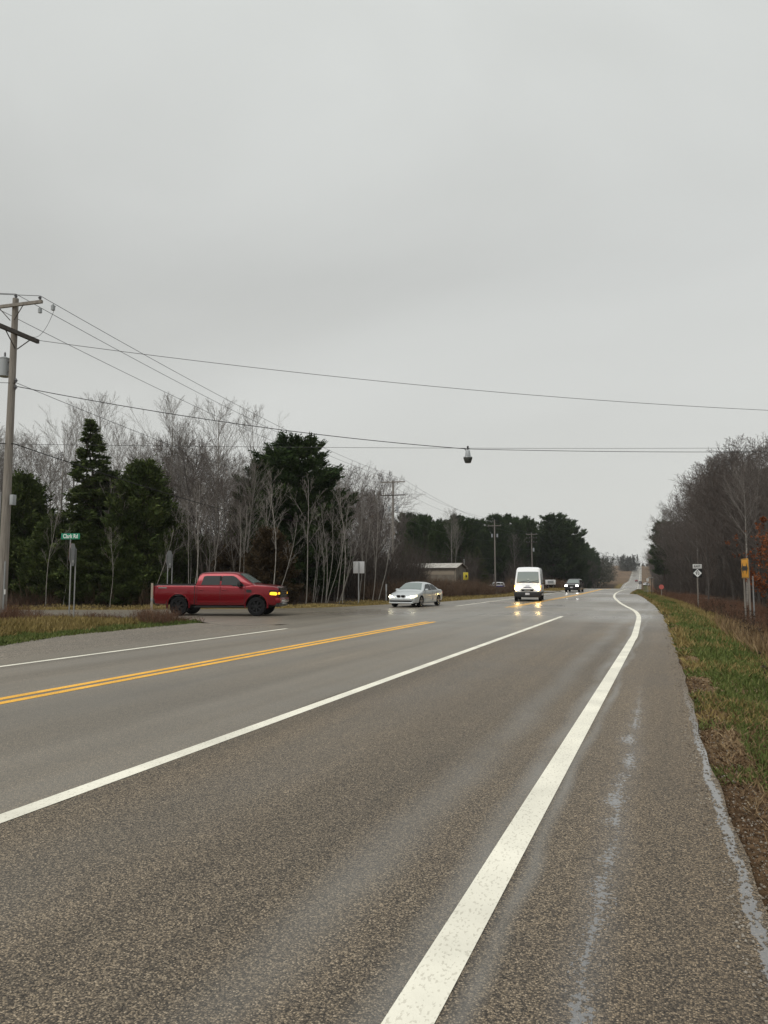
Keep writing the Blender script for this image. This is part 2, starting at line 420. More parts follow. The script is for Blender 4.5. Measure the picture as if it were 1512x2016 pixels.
# asphalt: aggregate chips, wheel tracks, sealed cracks holding water
def asphalt_mat(name, gravel=False):
    m = bpy.data.materials.new(name); m.use_nodes = True
    n = m.node_tree.nodes; l = m.node_tree.links; b = n['Principled BSDF']
    def N(t, **k):
        o = n.new(t)
        for a, v in k.items(): setattr(o, a, v)
        return o
    def math_(op, a, b_=None, c=None, cl=False):
        o = N('ShaderNodeMath', operation=op); o.use_clamp = cl
        for i, v in enumerate((a, b_, c)):
            if v is None: continue
            if hasattr(v, "is_output"): l.new(v, o.inputs[i])
            else: o.inputs[i].default_value = v
        return o.outputs[0]
    def noise(scale, det=3, vec=None, rough=0.5):
        o = N('ShaderNodeTexNoise'); o.inputs['Scale'].default_value = scale; o.inputs['Detail'].default_value = det; o.inputs['Roughness'].default_value = rough
        l.new(vec, o.inputs['Vector']); return o.outputs['Fac']
    def ramp(fac, stops):
        o = N('ShaderNodeValToRGB'); el = o.color_ramp.elements
        while len(el) < len(stops): el.new(0.5)
        for i, (p, c) in enumerate(stops):
            el[i].position = p; el[i].color = (*c, 1) if hasattr(c, '__len__') else (c, c, c, 1)
        l.new(fac, o.inputs[0]); return o.outputs[0]
    def mixc(fac, a, b_, mode='MIX'):
        o = N('ShaderNodeMixRGB', blend_type=mode)
        for i, v in enumerate((fac, a, b_)):
            if hasattr(v, 'is_output'): l.new(v, o.inputs[i])
            elif hasattr(v, '__len__'): o.inputs[i].default_value = (*v, 1)
            else: o.inputs[i].default_value = v
        return o.outputs[0]
    geo = N('ShaderNodeNewGeometry'); P = geo.outputs['Position']
    sep = N('ShaderNodeSeparateXYZ'); l.new(P, sep.inputs[0]); X, Y = sep.outputs[0], sep.outputs[1]
    vo = N('ShaderNodeTexVoronoi'); vo.inputs['Scale'].default_value = 122 if not gravel else 45; vo.inputs['Randomness'].default_value = 1
    flat = N('ShaderNodeMapping'); flat.inputs['Scale'].default_value = (1, 1, 0.0); l.new(P, flat.inputs[0])
    l.new(flat.outputs[0], vo.inputs['Vector'])
    sc = N('ShaderNodeSeparateColor'); l.new(vo.outputs['Color'], sc.inputs[0])
    if gravel:
        chips = ramp(sc.outputs[0], [(0, (.12, .10, .078)), (.5, (.24, .208, .168)), (.85, (.36, .315, .255)), (1, (.5, .45, .38))])
    else:
        chips = ramp(sc.outputs[0], [(0, (.045, .037, .029)), (.3, (.112, .092, .070)), (.62, (.215, .174, .127)), (.86, (.34, .27, .186)), (1, (.5, .41, .3))])
    gap = ramp(vo.outputs['Distance'], [(0.25, 1.0), (0.75, 0.3)])
    col = mixc(0.85, chips, gap, 'MULTIPLY')
    big = noise(0.16, 5, P); col = mixc(1.0, col, ramp(big, [(.3, (.80, .80, .81)), (.7, (1.18, 1.16, 1.12))]), 'MULTIPLY')
    mapl = N('ShaderNodeMapping'); mapl.inputs['Scale'].default_value = (1.6, 0.055, 0); l.new(P, mapl.inputs[0])
    st = noise(1.0, 4, mapl.outputs[0]); col = mixc(1.0, col, ramp(st, [(.3, (.84, .85, .86)), (.7, (1.18, 1.16, 1.13))]), 'MULTIPLY')
    rough = ramp(big, [(.3, 0.55), (.7, 0.68)])
    if not gravel:
        wob = math_('MULTIPLY', math_('SUBTRACT', noise(0.25, 3, P), 0.5), 0.5)
        Xw = math_('ADD', X, wob)
        def band(c, wd, soft):
            d = math_('ABSOLUTE', math_('SUBTRACT', Xw, c))
            return math_('SUBTRACT', 1.0, math_('DIVIDE', math_('SUBTRACT', d, wd), soft, cl=True), cl=True)
        # grey dusted paint overspray and tyre polished strips
        tracks = None
        for c, wd, so, a in ((-1.72, .05, .22, .42), (-1.13, .02, .15, .75), (-0.84, .01, .07, .7), (-3.4, .2, .5, .16), (-4.85, .1, .35, .3), (-5.6, .25, .4, .2), (-7.6, .3, .5, .22), (-8.7, .32, .3, .35), (-9.6, .2, .4, .2), (-11.3, .25, .4, .25)):
            t_ = math_('MULTIPLY', band(c, wd, so), a)
            tracks = t_ if tracks is None else math_('MAXIMUM', tracks, t_)
        tr_n = math_('MULTIPLY', tracks, ramp(noise(0.6, 4, P), [(.3, .35), (.65, 1.0)]))
        col = mixc(tr_n, col, (.25, .24, .22))
        # older, smoother seal in the through lanes; the crossing's pale sky sheen is painted in
        seal_sheen = math_('MAXIMUM', math_('LESS_THAN', Xw, -4.55), math_('DIVIDE', math_('SUBTRACT', Y, 27.0), 12.0, cl=True))
        smooth_c = mixc(0.8, mixc(1.0, ramp(noise(130, 2, P), [(.35, (.085, .083, .078)), (.65, (.2, .193, .178))]), ramp(st, [(.3, .85), (.7, 1.15)]), 'MULTIPLY'), col)
        smooth_c = mixc(0.42, col, mixc(1.0, ramp(noise(130, 2, P), [(.35, (.175, .163, .14)), (.65, (.345, .325, .282))]), ramp(st, [(.3, .85), (.7, 1.15)]), 'MULTIPLY'))
        col = mixc(math_('MULTIPLY', seal_sheen, 0.9), col, smooth_c)
        # dirt on the outer shoulder
        dirt = math_('MULTIPLY', math_('DIVIDE', math_('ADD', Xw, 0.9), 1.2, cl=True), 0.45)
        col = mixc(dirt, col, mixc(1.0, col, (1.05, .93, .78), 'MULTIPLY'))
        # water lying in the ragged crack and along the edge
        fm = N('ShaderNodeMapping'); fm.inputs['Scale'].default_value = (1, .8, 0); l.new(P, fm.inputs[0]); frag = noise(11.0, 6, fm.outputs[0], 0.72)
        fr2 = noise(34.0, 4, fm.outputs[0], 0.7)
        Xc = math_('ADD', X, math_('MULTIPLY', math_('SUBTRACT', noise(1.1, 2, P), 0.5), 0.16))
        crack = math_('SUBTRACT', 1.0, math_('DIVIDE', math_('ABSOLUTE', math_('SUBTRACT', Xc, math_('MULTIPLY_ADD', Y, -0.006, -0.37))), 0.17, cl=True))
        edge = math_('SUBTRACT', 1.0, math_('DIVIDE', math_('ABSOLUTE', math_('SUBTRACT', Xc, math_('MULTIPLY_ADD', Y, -0.021, 0.435))), 0.09, cl=True))
        near = math_('SUBTRACT', 1.0, math_('DIVIDE', math_('SUBTRACT', Y, 8.0), 5.0, cl=True))
        ed = math_('ADD', math_('SUBTRACT', Xc, math_('MULTIPLY_ADD', Y, -0.021, 0.56)), math_('MULTIPLY', math_('SUBTRACT', noise(3.0, 5, P, 0.7), 0.5), 0.5))
        w1 = math_('MULTIPLY', math_('GREATER_THAN', math_('ADD', math_('MULTIPLY', crack, 0.30), math_('ADD', math_('MULTIPLY', fr2, 0.9), math_('MULTIPLY', noise(2.2, 4, P), 0.5))), 1.0), math_('GREATER_THAN', crack, 0.02))
        w2 = math_('MULTIPLY', math_('GREATER_THAN', math_('ADD', math_('MULTIPLY', edge, 0.55), math_('ADD', math_('MULTIPLY', frag, 0.5), math_('MULTIPLY', fr2, 0.5))), 0.86), math_('GREATER_THAN', edge, 0.02))
        crumb = math_('GREATER_THAN', ed, 0.0)
        col = mixc(math_('MULTIPLY', crumb, 0.85), col, mixc(noise(25, 4, P), (.05, .035, .024), (.2, .15, .1)))
        wet = math_('MULTIPLY', math_('MAXIMUM', w1, w2), near)
        col = mixc(math_('MULTIPLY', math_('MULTIPLY', crack, near), 0.28), col, (.19, .19, .19))
        col = mixc(math_('MULTIPLY', wet, 0.7), col, (.22, .225, .23))  # sky reflection in the water put into the colour as pale grey
        # damp film over the crossing: glossier patches
        damp = math_('MULTIPLY', ramp(noise(0.11, 4, P), [(.38, 0.0), (.6, 1.0)]), math_('DIVIDE', math_('SUBTRACT', Y, 16.0), 20.0, cl=True))
        cross = math_('DIVIDE', math_('SUBTRACT', Y, 18.0), 16.0, cl=True)
        rough = mixc(cross, rough, (0.44, .44, .44))
        rough = mixc(math_('MULTIPLY', damp, 0.85), rough, (0.2, .2, .2))
        rough = mixc(wet, rough, (0.1, .1, .1))
    l.new(col, b.inputs['Base Color']); l.new(rough, b.inputs['Roughness'])
    b.inputs['Specular IOR Level'].default_value = 0.38
    bp = N('ShaderNodeBump'); bp.inputs['Distance'].default_value = 0.006
    hh = math_('MULTIPLY', vo.outputs['Distance'], -1.0)
    l.new(hh, bp.inputs['Height'])
    if not gravel:
        far = math_('DIVIDE', math_('SUBTRACT', 22.0, Y), 18.0, cl=True)
        l.new(math_('MULTIPLY', math_('MULTIPLY', math_('SUBTRACT', 1.0, wet), 0.75), far), bp.inputs['Strength'])
    else: bp.inputs['Strength'].default_value = 0.5
    l.new(bp.outputs[0], b.inputs['Normal'])
    return m
M['asphalt'] = asphalt_mat('chip_seal_asphalt')
M['gravel'] = asphalt_mat('shoulder_gravel', True)

def strip(name, Ys, fl, fr, z, material, nxs=2, label=None):
    Ys = np.asarray(Ys, float); t = np.linspace(0, 1, nxs)
    l_, r_ = np.array([fl(y) for y in Ys]), np.array([fr(y) for y in Ys])
    XX = l_[:, None] * (1 - t) + r_[:, None] * t
    YY = np.repeat(Ys[:, None], nxs, 1)
    ZZ = np.interp(YY, PY, PZ) + z
    ii = np.arange(len(Ys) * nxs).reshape(len(Ys), nxs)
    Fq = np.stack([ii[:-1, :-1], ii[:-1, 1:], ii[1:, 1:], ii[1:, :-1]], -1).reshape(-1, 4)
    o = np_mesh(name, np.stack([XX, YY, ZZ], -1).reshape(-1, 3), Fq, material)
    return setp(o, kind='structure')
PYk = sorted(set([float(a) for a in PY if -60 < a < 1500]))
RY = sorted(set(list(np.arange(-60, 0, 1.0)) + list(np.arange(0, 36, 0.2)) + list(np.arange(36, 60, 1.0)) + list(np.arange(60, 150, 2.0)) + list(np.arange(150, 1500, 10.0)) + PYk))
jit = lambda y, s: 0.012 * math.sin(y * 1.7 + s) + 0.01 * math.sin(y * 4.3 + 2 * s) + (0.10 if s == 2 else 0)
strip('highway', RY, lambda y: float(xl(y)) + jit(y, 1), lambda y: float(xr(y)) + jit(y, 2), 0.0, M['asphalt'], 3)
# side road: one flat sheet, 4 mm under the highway where they meet
mb = MB(); mb.add([(p[0], p[1], -0.004) for p in CLARK], [tuple(range(len(CLARK)))])
setp(mb.build('side_road', M['asphalt']), kind='structure')
strip('gravel_shoulder', list(np.arange(-60, 24.5, 0.5)), lambda y: float(np.interp(y, GE_Y, GE_X)) - 0.35, lambda y: -13.0, -0.008, M['gravel'])
# farm entrance on the right beyond the signs
mb = MB(); A = []
for k in range(13):
    x = -3.2 + k * 2.0; yy = 103 + k * 0.25
    zz = [max(float(tz(x, yy + q)), -0.02 if k < 2 else -9) + 0.03 for q in (-2, 2)]
    A += [(x, yy - 2, zz[0]), (x, yy + 2, zz[1])]
mb.add(A, [(2 * k, 2 * k + 1, 2 * k + 3, 2 * k + 2) for k in range(12)])
setp(mb.build('driveway', M['gravel']), kind='structure')
# mailbox pull-off and yard entrance on the left by the parked cars
mb = MB(); A = []
for k in range(10):
    x = float(xl(92)) + 0.3 - k * 2.2
    A += [(x, 88 + k * .3, float(tz(x, 88)) * 0 + 0.06), (x, 97 + k * .3, 0.06)]
mb.add(A, [(2 * k, 2 * k + 1, 2 * k + 3, 2 * k + 2) for k in range(9)])
setp(mb.build('yard_entrance', M['gravel']), kind='structure')

# painted lines
def paint_mat(name, c, c2, th=0.62):
    m = bpy.data.materials.new(name); m.use_nodes = True
    n = m.node_tree.nodes; l = m.node_tree.links; b = n['Principled BSDF']
    g = n.new('ShaderNodeNewGeometry'); no = n.new('ShaderNodeTexNoise'); no.inputs['Scale'].default_value = 62; no.inputs['Detail'].default_value = 5
    mp = n.new('ShaderNodeMapping'); mp.inputs['Scale'].default_value = (1, .55, 1); mp.inputs['Rotation'].default_value = (0, 0, 0.5)
    l.new(g.outputs['Position'], mp.inputs[0]); l.new(mp.outputs[0], no.inputs['Vector'])
    r = n.new('ShaderNodeValToRGB'); r.color_ramp.elements[0].position = th; r.color_ramp.elements[0].color = (*c, 1)
    r.color_ramp.elements[1].position = th + 0.05; r.color_ramp.elements[1].color = (*c2, 1)
    n2 = n.new('ShaderNodeTexNoise'); n2.inputs['Scale'].default_value = 1.2; n2.inputs['Detail'].default_value = 4; l.new(g.outputs['Position'], n2.inputs['Vector'])
    r2 = n.new('ShaderNodeValToRGB'); r2.color_ramp.elements[0].color = (.84, .84, .84, 1); r2.color_ramp.elements[0].position = .35; r2.color_ramp.elements[1].position = .65; r2.color_ramp.elements[1].color = (1.05, 1.05, 1.05, 1)
    mm = n.new('ShaderNodeMixRGB'); mm.blend_type = 'MULTIPLY'; mm.inputs[0].default_value = 1
    l.new(no.outputs['Fac'], r.inputs[0]); l.new(n2.outputs['Fac'], r2.inputs[0]); l.new(r.outputs[0], mm.inputs[1]); l.new(r2.outputs[0], mm.inputs[2])
    l.new(mm.outputs[0], b.inputs['Base Color'])
    b.inputs['Roughness'].default_value = 0.6; b.inputs['Specular IOR Level'].default_value = 0.3
    bp = n.new('ShaderNodeBump'); bp.inputs['Distance'].default_value = 0.004; bp.inputs['Strength'].default_value = 0.6; l.new(no.outputs['Fac'], bp.inputs['Height']); l.new(bp.outputs[0], b.inputs['Normal'])
    return m
M['pw'] = paint_mat('white_line_paint', (.86, .825, .7), (.67, .635, .53), 0.57)
M['py'] = paint_mat('yellow_line_paint', (.95, .5, .06), (.26, .19, .09), 0.6)
M['pwf'] = paint_mat('faint_line_paint', (.33, .32, .29), (.2, .19, .17), 0.5)
def line(path, width, material, name, z=0.004):
    """path: (X, Y) points; rows of a ribbon on the road surface"""
    pts = [Vector(p) for p in path]; V = []; n = len(pts)
    for i, p in enumerate(pts):
        d = (pts[min(i + 1, n - 1)] - pts[max(i - 1, 0)]).normalized(); nn = Vector((-d.y, d.x)) * width / 2
        k = 0.006 * math.sin(i * 2.1)
        for q in (p + nn * (1 + k), p - nn): V.append((q.x, q.y, road_z(q.y) + z))
    mb = MB(); mb.add(V, [(2 * i, 2 * i + 1, 2 * i + 3, 2 * i + 2) for i in range(n - 1)])
    return setp(mb.build(name, material, fixn=False), kind='structure')
def sx_path(x, y0, y1, step=None):
    ys = [y for y in RY if y0 < y < y1]; ys = [y0] + ys + [y1]
    return [(x + float(CX(y)), y) for y in ys]
XA, XY, XF = -4.47, -8.70, -12.07
line(sx_path(XA, -40, px(1103, 1213.5)[1]), 0.17, M['pw'], 'road_line')
yend = px(862, 1224.5)[1]
for dx in (-0.15, 0.15): line(sx_path(XY + dx, -40, yend), 0.17, M['py'], 'road_line')
ys2 = px(1000, 1196)[1]
line(sx_path(XY, 330, 1300), 0.15, M['pwf'], 'road_line')
for dx in (-0.15, 0.15): line(sx_path(XY + dx, ys2, 330), 0.17, M['py'], 'road_line')
for u0, v0, u1, v1 in ((868, 1223, 880, 1221.3), (889, 1219.3, 902, 1217.3), (915, 1215, 929, 1212.8), (941, 1210.5, 956, 1208)):
    a, b_ = px(u0, v0), px(u1, v1); line([a[:2], b_[:2]], 0.15, M['pwf'], 'road_line')
line(sx_path(XF, -40, px(541, 1237)[1]), 0.15, M['pw'], 'road_line')
line(sx_path(XF, px(895, 1193.5)[1], 1300), 0.15, M['pw'], 'road_line')
# right edge line: straight, swings in beyond the turn lane, then follows the road
RP = [(-0.985, y) for y in np.arange(-40, 20.5, 1.0)]
ctl = [(-0.99, 21.5), (-1.0, 24)] + [tuple(px(u, v)[:2]) for u, v in ((1257.5, 1219), (1256.5, 1211.5), (1251, 1204), (1241, 1198), (1231, 1193), (1221, 1187), (1213, 1180), (1209, 1174), (1212.5, 1168), (1221, 1163.6), (1231.5, 1160.6))]
ctl = [c for c in ctl]
ctl2 = []
for i in range(len(ctl) - 1):
    p0, p1, p2, p3 = [Vector(ctl[max(0, min(len(ctl) - 1, k))]) for k in (i - 1, i, i + 1, i + 2)]
    for s in range(5):
        t = s / 5; ctl2.append(tuple(0.5 * ((2 * p1) + (p2 - p0) * t + (2 * p0 - 5 * p1 + 4 * p2 - p3) * t * t + (3 * p1 - p0 - 3 * p2 + p3) * t ** 3)))
RP = RP + ctl2 + [ctl[-1]] + sx_path(-5.25, ctl[-1][1] + 8, 1300)
line(RP, 0.19, M['pw'], 'road_line')

# ------------------------------------------------------------------ vehicles (x forward, y left, z up)
def lerp_tab(tab, x):
    xs = [t[0] for t in tab]
    return [float(np.interp(x, xs, [t[k] for t in tab])) for k in range(1, len(tab[0]))]
def loft(mb, secs, m=0):
    """secs: list of half sections [(x,y,z)...] from bottom centre to top centre"""
    b = len(mb.v); n = len(secs[0])
    ring = []
    for s in secs:
        pts = list(s) + [(x, -y, z) for x, y, z in reversed(s[1:-1])]
        ring.append(len(pts)); mb.v.extend(pts)
    k = ring[0]
    for i in range(len(secs) - 1):
        for j in range(k):
            j2 = (j + 1) % k
            mb.f.append((b + i * k + j, b + i * k + j2, b + (i + 1) * k + j2, b + (i + 1) * k + j)); mb.m.append(m)
    mb.f.append(tuple(b + j for j in range(k))); mb.m.append(m)
    mb.f.append(tuple(b + (len(secs) - 1) * k + j for j in range(k))); mb.m.append(m)
def body_section(x, zb, zt, w, crown=0.04, rt=0.07, waist=0.5):
    h = zt - zb
    return [(x, 0, zb), (x, w * 0.86, zb), (x, w * 0.955, zb + 0.05 * h), (x, w * 0.985, zb + 0.2 * h), (x, w * 0.99, zb + 0.34 * h), (x, w, zb + 0.5 * h),
            (x, w * 0.995, zb + 0.7 * h), (x, w - 0.3 * rt, zt - rt), (x, w - 0.55 * rt, zt - 0.45 * rt), (x, w - 1.3 * rt, zt - 0.1 * rt), (x, w * 0.5, zt + crown * 0.7), (x, 0, zt + crown)]
class Car:
    """shape tables: body (x, zb, zt, w); cabin (x, ztop); wb/wr half widths at belt and roof"""
    def __init__(s, body, cabin, belt, wb, wr, zr, crown=0.03, ccrown=0.03, rt=0.07):
        s.body, s.cabin, s.belt, s.wb, s.wr, s.zr, s.crown, s.ccrown, s.rt = body, cabin, belt, wb, wr, zr, crown, ccrown, rt
    def wz(s, z): return s.wb + (s.wr - s.wb) * max(0, (z - s.belt)) / (s.zr - s.belt)
    def top(s, x): return lerp_tab(s.cabin, x)[0]
    def shell(s, paint, wheels, rad, parent, cut=None, name='body', width=1.2, nb=60):
        xs = sorted(set(list(np.linspace(s.body[0][0], s.body[-1][0], nb)) + [t[0] for t in s.body]))
        mb = MB(); loft(mb, [body_section(x, *lerp_tab(s.body, x), s.crown, s.rt) for x in xs])
        o = mb.build(name, [paint, M['well']], parent, smooth=38)
        cs = []
        for wx in wheels:
            c = MB().lathe([(rad, -width), (rad, width)], (wx, 0, s.wheel_z), 'Y', 40, 0).build('cutter', [M['well']]); cs.append(c)
        if cut: cs.append(cut)
        for c in cs:
            md = o.modifiers.new('b', 'BOOLEAN'); md.operation = 'DIFFERENCE'; md.object = c; md.solver = 'EXACT'
            try: md.material_mode = 'TRANSFER'
            except Exception: pass
        bpy.context.view_layer.update()
        dg = bpy.context.evaluated_depsgraph_get()
        me = bpy.data.meshes.new_from_object(o.evaluated_get(dg)); o.modifiers.clear(); o.data = me
        try: me.set_sharp_from_angle(angle=R(38))
        except Exception: pass
        for c in cs: bpy.data.objects.remove(c)
        # cabin
        if s.cabin:
            x0, x1 = s.cabin[0][0], s.cabin[-1][0]
            xs = sorted(set(list(np.linspace(x0, x1, 40)) + [t[0] for t in s.cabin])); secs = []
            for x in xs:
                zt = s.top(x); zb = s.belt - 0.12; r = min(0.09, max(0.01, (zt - s.belt) * 0.5)); w = s.wz(zt)
                cc = s.ccrown
                secs.append([(x, 0, zb), (x, s.wb, zb), (x, s.wz(s.belt), max(zb + .005, min(s.belt, zt - 0.02))), (x, s.wz((s.belt + zt) / 2), max(zb + .01, (s.belt + zt) / 2 - 0.01)), (x, s.wz(zt - r), max(zb + .015, zt - r)), (x, w - 0.3 * r, zt - 0.3 * r), (x, w - r, zt), (x, w * 0.5, zt + cc * 0.7), (x, 0, zt + cc)])
            mc = MB(); loft(mc, secs); mc.build('cabin', paint, parent, smooth=38)
        return o
    def side_glass(s, polys, parent, mt, name='side_window', off=0.006):
        for sd in (1, -1):
            for poly in polys:
                mb = MB(); n = len(poly)
                mb.add([(x, sd * (s.wz(z) + off), z) for x, z in poly] + [(x, sd * (s.wz(z) - 0.02), z) for x, z in poly],
                       [tuple(range(n)), tuple(range(2 * n - 1, n - 1, -1))] + [(i, (i + 1) % n, n + (i + 1) % n, n + i) for i in range(n)])
                mb.build(name, mt, parent)
    def screen(s, xa, xb, mt, parent, name='windscreen', ins=0.09, off=0.012):
        """glass lying on the sloped part of the cabin between xa and xb"""
        A = []; n = 9
        for i in range(n):
            x = xa + (xb - xa) * i / (n - 1); z = s.top(x); w = s.wz(z) - ins
            sl = (s.top(xb) - s.top(xa)) / (xb - xa); nx_, nz_ = -sl / math.hypot(1, sl), 1 / math.hypot(1, sl)
            for j in range(9):
                y = -w + 2 * w * j / 8; c = s.ccrown * max(0, (1 - (y / s.wz(z)) ** 2)) * 1.05
                A.append((x + nx_ * off, y, z + c + nz_ * off))
        mb = MB(); mb.add(A, [(i * 9 + j, i * 9 + j + 1, (i + 1) * 9 + j + 1, (i + 1) * 9 + j) for i in range(n - 1) for j in range(8)])
        return mb.build(name, mt, parent, smooth='all')
def wheel(parent, x, y, r, wd, side, rim_m, spokes=5, rr=0.68, sw=0.07, dish=0.03):
    """tyre with rim and spokes; side = +1 left, -1 right"""
    e_ = MB().lathe([(r * rr, -wd / 2), (r * 0.93, -wd / 2), (r * 0.985, -wd / 2 + 0.02), (r, -wd / 2 + 0.05), (r, wd / 2 - 0.05), (r * 0.985, wd / 2 - 0.02), (r * 0.93, wd / 2), (r * rr, wd / 2)], (0, 0, 0), 'Y', 36, 0, closed=True)
    wo = empty('wheel'); wo.parent = parent; wo.location = (x, y, r)
    e_.build('tyre', M['tyre'], wo, smooth=40)
    rb = MB(); f = side * wd / 2
    rb.lathe([(r * rr, f * 0.96), (r * rr * 0.93, f * 0.93), (r * rr * 0.91, f * 0.2), (r * rr * 1.0, f * 0.2)], (0, 0, 0), 'Y', 36, 0, closed=True)
    rb.lathe([(0.001, f * 0.15), (r * rr * 0.95, f * 0.15), (r * rr * 0.95, f * 0.1), (0.001, f * 0.1)], (0, 0, 0), 'Y', 36, 1)
    for k in range(spokes):
        a = 2 * math.pi * k / spokes + 0.3
        Mx = Matrix.Rotation(-a, 3, 'Y')
        q = [(0.03, -sw * 0.35), (r * rr * 0.95, -sw * 0.5), (r * rr * 0.95, sw * 0.5), (0.03, sw * 0.35)]
        vs = [Mx @ Vector((u, f * (0.86 if u < 0.05 else 0.9), v_)) for u, v_ in q] + [Mx @ Vector((u, f * 0.6, v_)) for u, v_ in q]
        rb.add(vs, [(0, 1, 2, 3), (7, 6, 5, 4), (0, 4, 5, 1), (1, 5, 6, 2), (2, 6, 7, 3), (3, 7, 4, 0)])
    rb.lathe([(0.001, f * 0.92), (r * 0.13, f * 0.9), (r * 0.15, f * 0.6), (0.001, f * 0.6)], (0, 0, 0), 'Y', 16, 0)
    rb.build('rim', [rim_m, M['well']], wo, smooth=30)
    return wo
def rbox(parent, name, mt, c, size, rz=0, r=0.02, M3=None):
    """box with chamfered edges"""
    x, y, z = [d / 2 for d in size]; r = min(r, x * .9, y * .9, z * .9)
    bm = bmesh.new(); bmesh.ops.create_cube(bm, size=1)
    for v in bm.verts: v.co = Vector((v.co.x * size[0], v.co.y * size[1], v.co.z * size[2]))
    bmesh.ops.bevel(bm, geom=bm.edges[:], offset=r, segments=2, affect='EDGES', profile=0.6)
    me = bpy.data.meshes.new(name)
    if M3: bm.transform(M3.to_4x4())
    bm.to_mesh(me); bm.free(); me.materials.append(mt)
    for p in me.polygons: p.use_smooth = True
    try: me.set_sharp_from_angle(angle=R(40))
    except Exception: pass
    o = bpy.data.objects.new(name, me); COL.objects.link(o); o.parent = parent; o.location = c; o.rotation_euler = (0, 0, rz)
    return o
def mirror_part(parent, x, y, z, mt, side, sz=(0.1, 0.2, 0.15), arm=0.08):
    h = rbox(parent, 'wing_mirror', mt, (x, side * (y + arm + sz[1] / 2), z), sz, 0, 0.035)
    a = MB().tube([(0.02, -side * sz[1] / 2, -sz[2] * .3), (0.03, -side * (sz[1] / 2 + arm + .03), -sz[2] * .45)], [0.03, 0.04], 8).build('mirror_arm', M['black'], h, smooth=True)
    g_ = MB().box((-sz[0] / 2 - 0.002, 0, 0), (0.006, sz[1] * .82, sz[2] * .78)).build('mirror_glass', M['glass_sky'], h)
    return h
def arch_trim(parent, x, z, r0, r1, y0, y1, mt, a0=-12, a1=192, name='wheel_arch'):
    for sd in (1, -1):
        mb = MB(); A = []; n = 26
        for i in range(n):
            a = R(a0 + (a1 - a0) * i / (n - 1)); c, s_ = math.cos(a), math.sin(a)
            for rr_, yy in ((r0, y1), (r0, y0), (r1, y0), ((r0 + r1) / 2, y1)): A.append((x + c * rr_, sd * yy, z + s_ * rr_))
        for i in range(n - 1):
            for j in range(4): mb.f.append((4 * i + j, 4 * i + (j + 1) % 4, 4 * i + 4 + (j + 1) % 4, 4 * i + 4 + j)); mb.m.append(0)
        mb.v = A; mb.f += [(0, 1, 2, 3), tuple(4 * (n - 1) + k for k in (3, 2, 1, 0))]; mb.m += [0, 0]
        mb.build(name, mt, parent, smooth=40)

